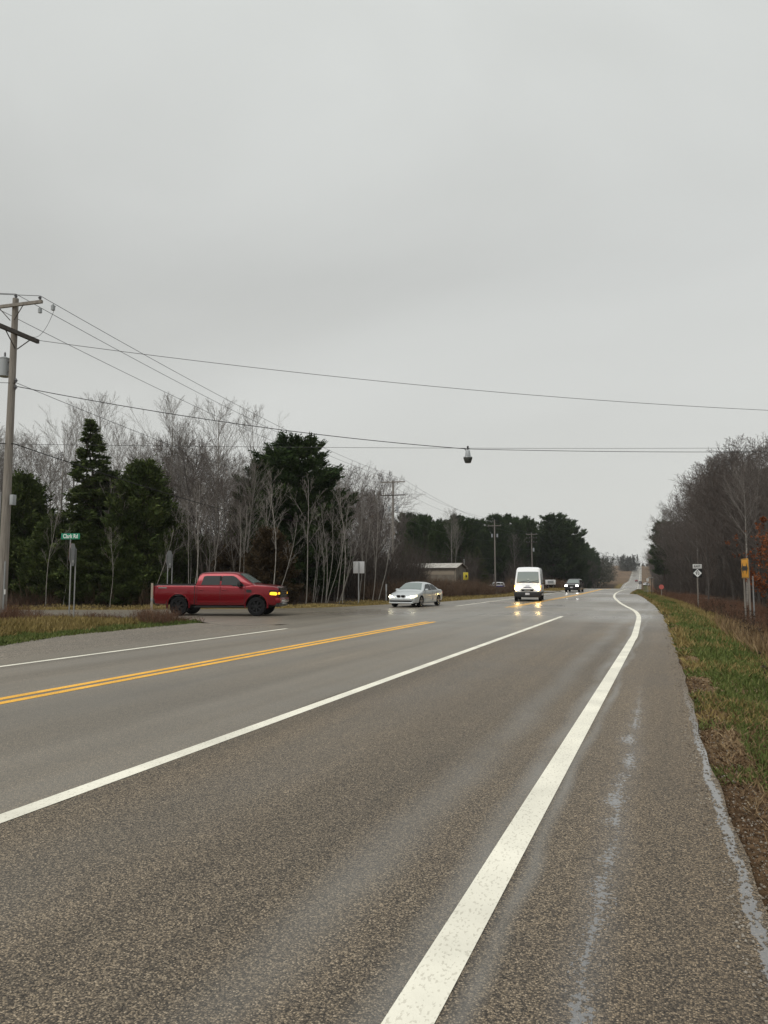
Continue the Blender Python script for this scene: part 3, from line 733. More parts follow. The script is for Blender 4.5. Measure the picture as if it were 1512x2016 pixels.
def make_pickup():
    root = empty('pickup_truck', label='red crew cab pickup truck with black wheels pulling out of the side road', cat='pickup truck')
    body = [(-3.08, 0.62, 1.30, 0.86), (-3.05, 0.56, 1.36, 0.93), (-2.9, 0.50, 1.385, 0.975), (-2.2, 0.5, 1.385, 0.99), (-1.08, 0.47, 1.375, 0.99), (-1.0, 0.45, 1.37, 0.99), (0.9, 0.45, 1.345, 0.99),
            (1.3, 0.45, 1.35, 0.99), (1.6, 0.45, 1.395, 0.99), (1.85, 0.48, 1.39, 0.985), (2.3, 0.48, 1.36, 0.975), (2.6, 0.46, 1.325, 0.955), (2.76, 0.46, 1.29, 0.91), (2.83, 0.5, 1.22, 0.86)]
    cabin = [(-1.06, 1.36), (-0.99, 1.62), (-0.92, 1.86), (-0.82, 1.93), (-0.5, 1.955), (0.3, 1.965), (0.75, 1.945), (0.93, 1.90), (1.1, 1.80), (1.66, 1.43), (1.76, 1.36)]
    c = Car(body, cabin, 1.34, 0.955, 0.76, 1.95, 0.05, 0.035); c.wheel_z = 0.47
    cut = MB().box((-2.05, 0, 1.35), (1.86, 1.62, 0.9)).build('cutter', [M['black']])
    c.shell(M['red'], (-1.845, 1.845), 0.505, root, cut, width=1.2)
    c.side_glass([[(-0.79, 1.385), (0.09, 1.385), (0.09, 1.80), (-0.60, 1.80), (-0.70, 1.77)], [(0.17, 1.385), (0.62, 1.385), (0.76, 1.335), (1.28, 1.335), (1.2, 1.42), (0.86, 1.72), (0.70, 1.80), (0.17, 1.80)]], root, M['glass'])
    # pillars edges
    for sd in (1, -1):
        MB().prism([(0.09, 1.385), (0.17, 1.385), (0.17, 1.80), (0.09, 1.80)], -0.004, 0.004).build('door_pillar', M['gloss_black'], root, loc=(0, sd * (c.wz(1.6) + 0.004), 0))
    c.screen(1.62, 0.97, M['glass_sky'], root)
    c.screen(-1.03, -0.9, M['glass'], root, 'rear_window', ins=0.2)
    # bed rail caps
    for sd in (1, -1):
        MB().box((-2.03, sd * 0.93, 1.415), (1.92, 0.10, 0.03)).build('bed_rail', M['black'], root)
    MB().box((-3.02, 0, 1.38), (0.08, 1.66, 0.05)).build('tailgate_cap', M['black'], root)
    # door gaps, creases and handles
    for sd in (1, -1):
        for x in (-0.97, 0.13, 1.30): MB().box((x, sd * 0.9905, 0.95), (0.012, 0.006, 0.80)).build('door_gap', M['black'], root)
        MB().box((-1.085, sd * 0.985, 0.92), (0.02, 0.02, 0.86)).build('door_gap', M['black'], root)
        MB().prism([(-0.95, 0.60), (1.28, 0.60), (1.28, 0.66), (-0.95, 0.685)], 0, 0.016).build('door_crease', M['red'], root, loc=(0, sd * 0.988 - (0.016 if sd < 0 else 0), 0))
        MB().box((0.2, sd * 0.93, 0.43), (2.5, 0.10, 0.04)).tube([(-1.1, sd * .9, .385), (1.3, sd * .9, .385)], 0.028, 8).build('running_board', M['black'], root)
        for x in (-0.78, 0.32): rbox(root, 'door_handle', M['red'], (x, sd * 1.002, 1.16), (0.2, 0.035, 0.035), r=0.012)
        MB().prism([(1.38, 1.05), (1.62, 1.05), (1.60, 1.17), (1.36, 1.19)], 0, 0.02).build('side_vent', M['black'], root, loc=(0, sd * 0.983 - (0.02 if sd < 0 else 0), 0))
        mirror_part(root, 1.06, 0.90, 1.42, M['gloss_black'], sd, (0.14, 0.24, 0.24), 0.07)
        MB().box((-2.62, sd * 0.983, 1.26), (0.40, 0.01, 0.045)).build('bedside_badge', M['lamp_off'], root)
        # lamps
        MB().prism([(2.42, 0.98), (2.62, 0.92), (2.835, 0.92), (2.80, 1.15), (2.46, 1.17)], 0, 0.05).build('headlamp_housing', M['gloss_black'], root, loc=(0, sd * 0.925 - (0.05 if sd < 0 else 0), 0), rz=0)
        h = MB(); h.prism([(2.47, 0.965), (2.52, 0.945), (2.76, 0.93), (2.815, 0.965), (2.81, 1.03), (2.76, 1.07), (2.53, 1.075), (2.48, 1.05)], 0, 0.03)
        h.build('headlamp', M['lamp_amber'], root, loc=(0, sd * 0.955 - (0.03 if sd < 0 else 0) + sd * 0.012, 0))
        rbox(root, 'front_indicator', M['lamp_amber'], (2.86, sd * 0.78, 1.01), (0.04, 0.2, 0.09), r=0.015)
        rbox(root, 'tail_lamp', M['tail'], (-3.07, sd * 0.90, 1.13), (0.08, 0.14, 0.42), r=0.03)
        MB().box((-2.42, sd * 0.86, 0.50), (0.02, 0.24, 0.36)).build('mud_flap', M['black'], root)
    arch_trim(root, 1.845, 0.47, 0.505, 0.57, 0.965, 1.012, M['red']); arch_trim(root, -1.845, 0.47, 0.505, 0.57, 0.965, 1.012, M['red'])
    gr_ = MB(); gr_.box((2.85, 0, 1.04), (0.09, 1.36, 0.42))
    gl = gr_.build('grille', M['gloss_black'], root)
    b2 = MB()
    for z in (0.92, 1.02, 1.12): b2.box((2.905, 0, z), (0.03, 1.3, 0.03))
    b2.build('grille_bar', M['rimdark'], gl)
    rbox(root, 'hood_lip', M['chrome'], (2.80, 0, 1.29), (0.08, 1.5, 0.035), r=0.01)
    rbox(root, 'front_bumper', M['red'], (2.83, 0, 0.70), (0.26, 1.88, 0.24), r=0.07)
    rbox(root, 'bumper_insert', M['chrome'], (2.965, 0, 0.67), (0.05, 1.3, 0.09), r=0.02)
    rbox(root, 'front_skirt', M['black'], (2.78, 0, 0.50), (0.22, 1.76, 0.18), r=0.05)
    rbox(root, 'skid_plate', M['lamp_off'], (2.90, 0, 0.56), (0.1, 0.9, 0.1), r=0.03)
    rbox(root, 'rear_bumper', M['black'], (-3.1, 0, 0.66), (0.2, 1.86, 0.2), r=0.04)
    MB().box((0, 0, 0.42), (4.6, 0.9, 0.12)).box((1.845, 0, .42), (0.12, 1.5, .12)).box((-1.845, 0, .42), (.14, 1.5, .14)).build('chassis', M['well'], root)
    for x in (1.845, -1.845):
        for sd in (1, -1): wheel(root, x, sd * 0.855, 0.425, 0.28, sd, M['rimdark'], 7, 0.66, 0.085)
    MB().tube([(1.5, -0.75, 1.36), (1.47, -0.76, 1.75)], 0.006, 5).build('aerial', M['black'], root)
    return root

def make_sedan(name='sedan_car', label='', paint='silver', lamp='lamp_warm', kidney=True, group=None, cat='car', rim='rimsilver', core=True):
    root = empty(name, label=label, cat=cat, group=group)
    body = [(-2.42, 0.42, 0.82, 0.70), (-2.38, 0.36, 0.92, 0.80), (-2.2, 0.30, 0.995, 0.875), (-1.7, 0.24, 1.01, 0.915), (-1.4, 0.22, 1.0, 0.92), (0.0, 0.2, 0.95, 0.925), (0.9, 0.2, 0.93, 0.925),
            (1.3, 0.22, 0.915, 0.92), (1.8, 0.24, 0.83, 0.905), (2.1, 0.24, 0.755, 0.875), (2.28, 0.24, 0.69, 0.81), (2.38, 0.27, 0.62, 0.70), (2.42, 0.32, 0.56, 0.6)]
    cabin = [(-1.82, 0.98), (-1.5, 1.13), (-1.15, 1.29), (-0.8, 1.39), (-0.35, 1.44), (0.05, 1.435), (0.3, 1.40), (0.52, 1.32), (1.08, 0.98), (1.2, 0.90)]
    c = Car(body, cabin, 0.93, 0.865, 0.60, 1.44, 0.035, 0.04, 0.09); c.wheel_z = 0.33
    c.shell(M[paint], (-1.45, 1.44), 0.365, root, width=1.1)
    c.side_glass([[(-1.38, 1.0), (-0.42, 0.985), (-0.42, 1.335), (-0.85, 1.30), (-1.15, 1.19)], [(-0.35, 0.985), (0.55, 0.97), (0.82, 0.97), (0.40, 1.25), (0.2, 1.33), (-0.35, 1.345)]], root, M['glass'])
    c.screen(1.04, 0.36, M['glass_sky'], root, ins=0.10)
    c.screen(-1.62, -0.95, M['glass'], root, 'rear_window', ins=0.12)
    for sd in (1, -1):
        for x in (-1.05, -0.38, 0.92): MB().box((x, sd * 0.921, 0.62), (0.01, 0.008, 0.56)).build('door_gap', M['black'], root)
        for x in (-0.9, 0.02): rbox(root, 'door_handle', M[paint], (x, sd * 0.925, 0.80), (0.18, 0.03, 0.03), r=0.01)
        mirror_part(root, 0.72, 0.80, 1.0, M[paint], sd, (0.11, 0.19, 0.12), 0.06)
        # swept headlamp unit wrapping the front corner
        A = [(2.05, 0.895, 0.62), (2.05, 0.885, 0.735), (2.24, 0.80, 0.70), (2.36, 0.62, 0.665), (2.43, 0.44, 0.60), (2.43, 0.44, 0.555), (2.40, 0.64, 0.555), (2.29, 0.815, 0.575)]
        Ain = [(x - 0.08, y - 0.06, z) for x, y, z in A]
        n_ = len(A); hb = MB(); hb.add([(x, sd * y, z) for x, y, z in A + Ain], [tuple(range(n_)), tuple(range(2 * n_ - 1, n_ - 1, -1))] + [(i, (i + 1) % n_, n_ + (i + 1) % n_, n_ + i) for i in range(n_)])
        hl = hb.build('headlamp', M[lamp], root)
        if core:
            for yy, rr_ in ((0.60, 0.055), (0.745, 0.05)):
                MB().lathe([(0.001, 0.012), (rr_, 0.0), (rr_, -0.05), (0.001, -0.05)], (0, 0, 0), 'X', 14).build('lamp_lens', M['lamp_core'], hl, loc=(2.44 - (yy - 0.5) * 0.36, sd * yy, 0.615))
        rbox(root, 'tail_lamp', M['tail'], (-2.33, sd * 0.72, 0.80), (0.12, 0.3, 0.14), r=0.04)
    if kidney:
        for sd in (1, -1):
            P = [(sd * (0.03 + 0.24 * a), 0.585 + 0.12 * b_) for a, b_ in ((0, .5), (.06, .88), (.25, 1.0), (.75, 1.0), (.97, .8), (.93, .4), (.72, .05), (.3, 0), (.08, .12))]
            MB().prism(P, 2.36, 2.455, 'X').build('grille', M['gloss_black'], root)
            P2 = [(sd * (0.012 + 0.275 * a), 0.572 + 0.146 * b_) for a, b_ in ((0, .5), (.06, .88), (.25, 1.0), (.75, 1.0), (.97, .8), (.93, .4), (.72, .05), (.3, 0), (.08, .12))]
            MB().prism(P2, 2.30, 2.448, 'X').build('grille_surround', M['chrome'], root)
    else:
        rbox(root, 'grille', M['gloss_black'], (2.40, 0, 0.62), (0.08, 0.78, 0.14), r=0.03)
    rbox(root, 'front_bumper', M[paint], (2.31, 0, 0.47), (0.30, 1.50, 0.15), r=0.06)
    rbox(root, 'air_intake', M['black'], (2.365, 0, 0.36), (0.18, 1.36, 0.075), r=0.02)
    rbox(root, 'bumper_lip', M[paint], (2.32, 0, 0.27), (0.28, 1.5, 0.09), r=0.03)
    rbox(root, 'rear_bumper', M[paint], (-2.38, 0, 0.50), (0.2, 1.5, 0.3), r=0.07)
    MB().box((0, 0, 0.26), (4.0, 1.5, 0.12)).build('underbody', M['well'], root)
    for x in (1.44, -1.45):
        for sd in (1, -1): wheel(root, x, sd * 0.80, 0.325, 0.22, sd, M[rim], 5, 0.72, 0.085)
    return root

def make_van():
    root = empty('cargo_van', label='white high roof van with lit headlamps driving in the oncoming lane', cat='van')
    body = [(-2.98, 0.5, 2.40, 0.90), (-2.93, 0.42, 2.47, 0.96), (-2.6, 0.40, 2.50, 1.0), (1.0, 0.40, 2.50, 1.0), (1.25, 0.40, 2.47, 0.99), (1.42, 0.40, 2.40, 0.98), (1.50, .40, 2.30, 0.975), (2.18, 0.38, 1.36, 0.975), (2.28, 0.38, 1.25, 0.97), (2.72, 0.38, 1.03, 0.92), (2.88, 0.38, 0.92, 0.84), (2.95, 0.42, 0.80, 0.74)]
    c = Car(body, None, 1.3, 1.0, 0.93, 2.4, 0.03, 0.03, 0.1); c.wheel_z = 0.36
    # body narrows towards the roof
    xs = sorted(set(list(np.linspace(-2.98, 2.95, 60)) + [t[0] for t in body])); mb = MB(); secs = []
    for x in xs:
        zb, zt, wd = lerp_tab(body, x); r = min(0.16, (zt - zb) * 0.3)
        tw = lambda z: wd * (1 - 0.13 * max(0, (z - 1.15)) / 1.35) if z > 1.15 else wd * (1 - 0.03 * (1.15 - z))
        zs = [zb + (zt - r - zb) * k / 6 for k in range(7)]
        secs.append([(x, 0, zb)] + [(x, tw(z), z) for z in zs] + [(x, tw(zt) - 0.3 * r, zt - 0.3 * r), (x, tw(zt) - r, zt), (x, tw(zt) * .5, zt + .02), (x, 0, zt + 0.03)])
    loft(mb, secs); o = mb.build('body', [M['white'], M['well']], root, smooth=38)
    cs = [MB().lathe([(0.42, -1.3), (0.42, 1.3)], (wx, 0, 0.36), 'Y', 36, 0).build('cutter', [M['well']]) for wx in (2.0, -1.95)]
    for cc in cs:
        md = o.modifiers.new('b', 'BOOLEAN'); md.operation = 'DIFFERENCE'; md.object = cc; md.solver = 'EXACT'
        try: md.material_mode = 'TRANSFER'
        except Exception: pass
    bpy.context.view_layer.update(); me = bpy.data.meshes.new_from_object(o.evaluated_get(bpy.context.evaluated_depsgraph_get())); o.modifiers.clear(); o.data = me
    try: me.set_sharp_from_angle(angle=R(38))
    except Exception: pass
    for cc in cs: bpy.data.objects.remove(cc)
    # windscreen on the slope between x 2.16 (bottom) and 1.60 (top)
    A = []; n = 8
    for i in range(n):
        x = 2.17 - (2.17 - 1.62) * i / (n - 1); zt = lerp_tab(body, x)[1]; wd = lerp_tab(body, x)[2] * (1 - 0.13 * (zt - 1.15) / 1.35) - 0.13
        for j in range(9):
            y = -wd + 2 * wd * j / 8; A.append((x + 0.025, y, zt + 0.032 - 0.01 * (y / wd) ** 2 + .01))
    mb = MB(); mb.add(A, [(i * 9 + j, i * 9 + j + 1, (i + 1) * 9 + j + 1, (i + 1) * 9 + j) for i in range(n - 1) for j in range(8)])
    ws = mb.build('windscreen', M['glass_sky'], root, smooth='all')
    MB().box((2.05, 0.02, 1.60), (0.02, 0.16, 0.05)).build('windscreen_sticker', M['signwhite'], ws)
    MB().box((2.20, 0, 1.375), (0.05, 1.62, 0.05)).build('wiper_cowl', M['black'], root)
    for ya, yb in ((-0.6, 0.1), (0.1, 0.75)): MB().tube([(2.23, ya, 1.40), (2.13, yb, 1.52)], 0.012, 5).build('wiper', M['black'], root)
    for sd in (1, -1):
        def yw(z): return 0.99 * (1 - 0.13 * max(0, (z - 1.15)) / 1.35) + 0.004
        P = [(0.95, 1.32), (1.95, 1.28), (1.93, 1.42), (1.48, 1.98), (0.95, 2.0)]
        n_ = len(P); hb = MB(); hb.add([(x, sd * yw(z), z) for x, z in P] + [(x, sd * (yw(z) - .02), z) for x, z in P], [tuple(range(n_)), tuple(range(2 * n_ - 1, n_ - 1, -1))] + [(i, (i + 1) % n_, n_ + (i + 1) % n_, n_ + i) for i in range(n_)])
        hb.build('side_window', M['glass'], root)
        A = [(2.42, 0.965, 1.17), (2.62, 0.90, 1.07), (2.80, 0.80, 0.98), (2.86, 0.64, 0.93), (2.885, 0.62, 0.85), (2.86, 0.78, 0.84), (2.78, 0.90, 0.86), (2.6, 0.95, 0.92)]
        Ain = [(x - 0.1, y - 0.05, z) for x, y, z in A]; n_ = 8; hb = MB()
        A2 = [(x + 0.03, y + 0.012, z) for x, y, z in A]
        hb.add([(x, sd * y, z) for x, y, z in A2 + Ain], [tuple(range(n_)), tuple(range(2 * n_ - 1, n_ - 1, -1))] + [(i, (i + 1) % n_, n_ + (i + 1) % n_, n_ + i) for i in range(n_)])
        hl = hb.build('headlamp', M['lamp_amber_van'], root)
        MB().lathe([(0.001, 0.03), (0.15, 0.01), (0.16, -0.05), (0.001, -0.05)], (0, 0, 0), 'X', 16).build('lamp_lens', M['lamp_van'], hl, loc=(2.90, sd * 0.735, 0.94))
        mirror_part(root, 1.95, 0.97, 1.42, M['black'], sd, (0.12, 0.20, 0.36), 0.10)
        for x in (0.88, -0.3): MB().box((x, sd * 0.995, 1.0), (0.015, 0.01, 1.1)).build('door_gap', M['black'], root)
        rbox(root, 'tail_lamp', M['tail'], (-2.95, sd * 0.88, 1.3), (0.08, 0.1, 0.6), r=0.02)
        rbox(root, 'side_rub_strip', M['black'], (-0.2, sd * 0.985, 0.62), (2.9, 0.06, 0.12), r=0.02)
    sr = rbox(root, 'grille_surround', M['signwhite'], (2.93, 0, 0.80), (0.10, 1.02, 0.27), r=0.05)
    rbox(root, 'grille', M['gloss_black'], (2.965, 0, 0.81), (0.06, 0.86, 0.16), r=0.03)
    rbox(root, 'grille_badge', M['chrome'], (2.995, 0, 0.81), (0.02, 0.44, 0.045), r=0.008)
    lg = MB(); lg.prism([(-0.34, 1.0), (0.34, 1.0), (0.27, 1.06), (0.2, 1.085), (-0.2, 1.085), (-0.27, 1.06)], 0, 0.03, 'X'); lg.build('hood_emblem', M['logo'], root, loc=(2.80, 0, -0.03))
    lt = text_mesh('ASA', 0.17, M['logo'], root, 'hood_lettering'); lt.location = (2.66, 0, 1.12); lt.rotation_euler = (R(62), 0, R(90))
    rbox(root, 'front_bumper', M['black'], (2.84, 0, 0.50), (0.34, 1.92, 0.42), r=0.09)
    rbox(root, 'number_plate', M['plate'], (3.02, 0.0, 0.545), (0.015, 0.31, 0.15), r=0.006)
    rbox(root, 'rear_bumper', M['black'], (-2.98, 0, 0.48), (0.14, 1.8, 0.25), r=0.04)
    MB().box((0, 0, 0.36), (5.0, 1.3, 0.16)).build('underbody', M['well'], root)
    for x in (2.0, -1.95):
        for sd in (1, -1): wheel(root, x, sd * 0.87, 0.355, 0.23, sd, M['rimdark'], 6, 0.62, 0.08)
    return root
def make_suv(name, label, paint, lamp, cat, lower=None, lit=False, group=None):
    root = empty(name, label=label, cat=cat, group=group)
    body = [(-2.30, 0.45, 0.98, 0.80), (-2.24, 0.36, 1.06, 0.88), (-1.9, 0.30, 1.08, 0.93), (0.0, 0.28, 1.06, 0.94), (1.0, 0.28, 1.06, 0.94), (1.35, 0.30, 1.04, 0.93), (1.9, 0.32, 0.98, 0.91), (2.2, 0.32, 0.93, 0.86), (2.3, 0.36, 0.85, 0.78)]
    cabin = [(-2.22, 1.08), (-2.08, 1.38), (-1.93, 1.60), (-1.7, 1.67), (-0.6, 1.70), (0.1, 1.69), (0.35, 1.64), (1.05, 1.12), (1.15, 1.04)]
    c = Car(body, cabin, 1.05, 0.89, 0.70, 1.69, 0.04, 0.03); c.wheel_z = 0.38
    c.shell(M[paint], (-1.38, 1.42), 0.42, root, width=1.2)
    c.side_glass([[(-1.95, 1.12), (-1.25, 1.11), (-1.25, 1.55), (-1.75, 1.54)], [(-1.18, 1.11), (-0.3, 1.10), (-0.3, 1.57), (-1.18, 1.56)], [(-0.22, 1.10), (0.82, 1.10), (0.38, 1.46), (0.15, 1.56), (-0.22, 1.57)]], root, M['glass'])
    c.screen(1.03, 0.42, M['glass_sky'], root, ins=0.1); c.screen(-2.16, -1.96, M['glass'], root, 'rear_window', ins=0.12)
    for sd in (1, -1):
        if lower: MB().prism([(-1.9, 0.42), (-0.95, 0.42), (-0.4, 0.36), (0.9, 0.36), (0.6, 0.9), (-2.1, 0.95)], 0, 0.012).build('side_stripe', M[lower], root, loc=(0, sd * 0.936 - (0.012 if sd < 0 else 0), 0))
        mirror_part(root, 0.75, 0.85, 1.15, M[paint], sd, (0.1, 0.18, 0.15), 0.06)
        h = rbox(root, 'headlamp', M[lamp], (2.24, sd * 0.68, 0.84), (0.14, 0.30, 0.15), r=0.05)
        rbox(root, 'tail_lamp', M['tail'], (-2.24, sd * 0.80, 1.02), (0.12, 0.16, 0.3), r=0.04)
        for x in (-0.26, -1.2, .95): MB().box((x, sd * 0.941, 0.72), (0.012, 0.006, 0.6)).build('door_gap', M['black'], root)
    rbox(root, 'grille', M['gloss_black'], (2.28, 0, 0.82), (0.08, 0.9, 0.18), r=0.03)
    rbox(root, 'front_bumper', M[paint if not lit else 'black'], (2.24, 0, 0.52), (0.26, 1.7, 0.3), r=0.08)
    rbox(root, 'rear_bumper', M['black'], (-2.26, 0, 0.50), (0.2, 1.7, 0.26), r=0.06)
    rbox(root, 'number_plate', M['plate'], (-2.345 if not lit else 2.375, 0, 0.62), (0.015, 0.31, 0.15), r=0.005)
    MB().box((0, 0, 0.33), (3.8, 1.5, 0.14)).build('underbody', M['well'], root)
    for x in (1.42, -1.38):
        for sd in (1, -1): wheel(root, x, sd * 0.82, 0.365, 0.23, sd, M['rimsilver'], 5, 0.66, 0.09)
    return root
M['logo'] = mat('dark_hood_logo', (0.10, 0.09, 0.12), 0.5)
def text_mesh(s, size, mt, parent=None, name='lettering', ext=0.004, sxy=1.0, bold=0.0):
    cu = bpy.data.curves.new(name, 'FONT'); cu.body = s; cu.size = size; cu.extrude = ext; cu.align_x = 'CENTER'; cu.align_y = 'CENTER'
    cu.resolution_u = 3; cu.offset = bold
    t = bpy.data.objects.new(name, cu); COL.objects.link(t)
    bpy.context.view_layer.update()
    me = bpy.data.meshes.new_from_object(t.evaluated_get(bpy.context.evaluated_depsgraph_get()))
    bpy.data.objects.remove(t); me.materials.clear(); me.materials.append(mt)
    for v in me.vertices: v.co.x *= sxy
    o = bpy.data.objects.new(name, me); COL.objects.link(o); o.parent = parent
    return o

def place(o, x, y, heading, z=None):
    """heading: compass angle of the nose in the world, radians from +X"""
    o.location = (x, y, road_z(y) + (0 if z is None else z)); o.rotation_euler = (0, 0, heading)
ROADREV = R(-90)
# pickup: heading across the highway
pk = make_pickup()
wf = px(506, 1212.8); hd = TH - R(5)        # contact of the near front wheel; nose turned slightly to the camera
pk.scale = (0.975, 1.0, 1.0)
pc = wf - Vector((math.cos(hd), math.sin(hd), 0)) * 1.81 + Vector((-math.sin(hd), math.cos(hd), 0)) * 0.86
place(pk, pc.x, pc.y, hd)
sd_ = make_sedan(label='silver four door sedan with pale yellow lit headlamps at the mouth of the crossing')
a, b_ = px(785, 1195.5), px(823, 1195.3)
sp = cw(1.98, 45.4); place(sd_, sp.x, sp.y, R(-93.5))
vn = make_van(); place(vn, px(1035, 1184)[0] - 0.22, px(1035, 1184)[1] + 2.9, R(-83))
dk = make_suv('oncoming_car', 'dark car with two bright white headlamps following the van', 'dkcar', 'lamp_white', 'car', lit=True)
place(dk, px(1128, 1165.6)[0], px(1128, 1165.6)[1] + 1.5, R(-92)); dk.scale = (0.95, 0.95, 0.93)
ws_ = make_suv('parked_suv', 'white parked SUV with a blue lower side beside a utility pole', 'white', 'lamp_off', 'car', lower='bluepaint')
wp = pd(974, 1160, 175); place(ws_, wp.x, wp.y, R(180) + TH + R(8)); ws_.location.z = wp.z - 0.05
rc = make_suv('driving_car', 'dark red car driving away on the distant road', 'redcar', 'lamp_off', 'car')
q = pd(1250, 1148, 520); place(rc, -5.25 - 1.75 + float(CX(q.y)), q.y, R(91.8))
dc_ = make_suv('waiting_car', 'small dark car at the right edge of the distant road', 'dkcar', 'lamp_off', 'car')
q = pd(1256, 1153, 420); place(dc_, -4.2 + float(CX(q.y)), q.y, R(91.8))
wc = make_suv('waiting_car', 'tiny white car right of the dark one on the distant verge', 'white', 'lamp_off', 'car')
q = pd(1262, 1153, 400); place(wc, -1.0 + float(CX(q.y)), q.y, R(60)); wc.location.z = float(tz(wc.location.x, wc.location.y)) + 0.1
fc = make_suv('oncoming_car', 'tiny far car with bright headlamps on the hilltop', 'dkcar', 'lamp_white', 'car', lit=True)
place(fc, -8.7 - 1.8 + float(CX(930)), 930, R(-92))

# ------------------------------------------------------------------ poles and wires
def dirw(az):
    """unit vector at az degrees right of the camera's heading"""
    return cw(math.sin(R(az)), math.cos(R(az)))
def gz(p): return float(tz(np.array(p[0]), np.array(p[1])))
class Pole: pass
LINE_D = None
def utility_pole(u, D, vtop, label, arms=(0.55,), rbase=0.17, hw=1.5, hang=(), insul=True, group='utility poles along the highway', base=None, top=None):
    """hang: (drop, side, kind)"""
    p = base if base is not None else pd(u, 1138, D); p = Vector((p[0], p[1], 0)); z0 = gz(p)
    ztop = top if top is not None else pd(u, vtop, D).z
    h = ztop - z0
    root = empty('utility_pole', (p.x, p.y, z0), 0, label, 'utility pole', group)
    ang = math.atan2(LD.y, LD.x) - math.pi / 2          # arms stand across the line
    root.rotation_euler = (0, 0, ang)
    MB().tube([(0, 0, -0.3), (0, 0, h * 0.33), (0, 0, h * 0.66), (0, 0, h)], [rbase, rbase * 0.9, rbase * 0.76, rbase * 0.62], 14).build('shaft', M['wood'], root, smooth=40)
    P = Pole(); P.att = []; P.root = root; P.h = h; P.p = Vector((p.x, p.y, z0)); P.ang = ang
    def loc2w(v): return P.p + Matrix.Rotation(ang, 3, 'Z') @ Vector(v)
    P.w = loc2w
    for k, dz in enumerate(arms):
        z = h - dz
        am = MB().box((0, -rbase * 0.62 - 0.06, z), (hw * 2, 0.09, 0.125)).build('crossarm', M['wood'] if k == 0 else M['darkwood'], root)
        for sd in (1, -1): MB().tube([(sd * 0.62, -rbase * .62 - 0.12, z - 0.06), (0.0 + sd * 0.1, -rbase * .75, z - 0.62)], 0.018, 6).build('brace', M['darkwood'], am)
        if insul:
            for xx in ((-hw + 0.12), (hw - 0.12)) if k == 0 else (-hw + .15, -0.5, 0.5, hw - .15):
                insulator(root, (xx, -rbase * .62 - 0.06, z + 0.06))
    if insul: insulator(root, (0, 0, h))
    for dz, sx_, kind in hang:
        if kind == 'can': transformer(root, (sx_ * 0.42, 0, h - dz), sx_)
        elif kind == 'smallcan': transformer(root, (sx_ * 0.5, 0, h - dz), sx_, 0.75)
        elif kind == 'box': rbox(root, 'junction_box', M['can'], (sx_ * 0.3, 0, h - dz), (0.22, 0.18, 0.5), r=0.02)
    return P
def insulator(root, c):
    x, y, z = c
    m_ = MB().lathe([(0.018, 0), (0.018, 0.05), (0.06, 0.06), (0.05, 0.085), (0.03, 0.10), (0.075, 0.115), (0.06, 0.14), (0.035, 0.15), (0.04, 0.18), (0.02, 0.2)], (0, 0, 0), 'Z', 12)
    return m_.build('insulator', M['ceramic'], root, smooth=40, loc=(x, y, z))
def transformer(root, c, sd, s=1.0):
    x, y, z = c
    o = MB().lathe([(0.19 * s, -0.4 * s), (0.205 * s, -0.38 * s), (0.205 * s, 0.33 * s), (0.215 * s, 0.34 * s), (0.215 * s, 0.38 * s), (0.1 * s, 0.44 * s)], (0, 0, 0), 'Z', 20).build('transformer', M['can'], root, smooth=35, loc=(x, y, z))
    MB().lathe([(0.02, 0.42 * s), (0.05, 0.46 * s), (0.03, 0.5 * s), (0.05, 0.53 * s), (0.03, 0.57 * s), (0.045, 0.6 * s), (0.01, 0.66 * s)], (0, 0, 0), 'Z', 10).build('bushing', M['ceramic'], o, smooth=40)
    for dz in (0.2, -0.2): MB().box((-sd * 0.22, 0, dz * s), (0.2, 0.06, 0.06)).build('bracket', M['darkwood'], o)
    return o
P1b, P2b = pd(8, 1138, 30), pd(774, 1138, 86.5)
LD = (P2b - P1b); LD.z = 0; LD.normalize()
P1 = utility_pole(8, 30, 588, 'tall weathered pole at the left edge with a grey transformer can', arms=(0.35,), rbase=0.19, hang=((2.9, -1, 'can'),), base=pd(6, 1138, 30), top=pd(20, 588, 30).z)
r1 = P1.root
# second arm, lying along the highway, holds the wires over the crossing
zz = pd(25, 657, 30).z - P1.p.z
a2 = MB().box((0, 0, 0), (0.12, 2.5, 0.17)).build('crossarm', M['darkwood'], r1, loc=(0.20, -0.1, zz))
for sd in (1, -1): MB().tube([(0, 0.1 + sd * 0.7, -0.05), (-0.07, 0.1 + sd * 0.06, -0.65)], 0.022, 6).build('brace', M['darkwood'], a2)
for z_ in (pd(20, 755, 30).z, pd(20, 768, 30).z): insulator(r1, (0.2, 0, z_ - P1.p.z))
rbox(r1, 'junction_box', M['can'], (0.36, -0.05, pd(25, 985, 30).z - P1.p.z), (0.16, 0.2, 0.42), r=0.02)
MB().tube([(0.19, -0.12, 0), (0.18, -0.12, pd(20, 1105, 30).z - P1.p.z)], 0.035, 8).build('conduit', M['lamp_off'], r1)
MB().box((0.23, -0.12, pd(20, 1165, 30).z - P1.p.z), (0.06, 0.04, 0.2)).build('pole_tag', M['signwhite'], r1)
MB().tube([(-0.19, -0.12, 0), (-0.18, -0.12, 5.2)], 0.03, 8).build('conduit', M['galv'], r1)
P2 = utility_pole(774, 86.5, 947, 'pole with two crossarms and a pair of cans rising behind the silver sedan', arms=(0.15, 1.7), hang=((3.3, 1, 'smallcan'), (3.3, -1, 'smallcan')))
P3 = utility_pole(975, 142, 1024, 'pole with small twin cans left of the white van', arms=(1.1,), hang=((3.0, 1, 'smallcan'), (3.0, -1, 'smallcan')), hw=1.3)
P4 = utility_pole(1048, 182, 1050, 'pole with three stacked crossarms behind the white van', arms=(0.25, 1.15, 2.2), hang=((4.1, 1, 'can'),), hw=1.35)
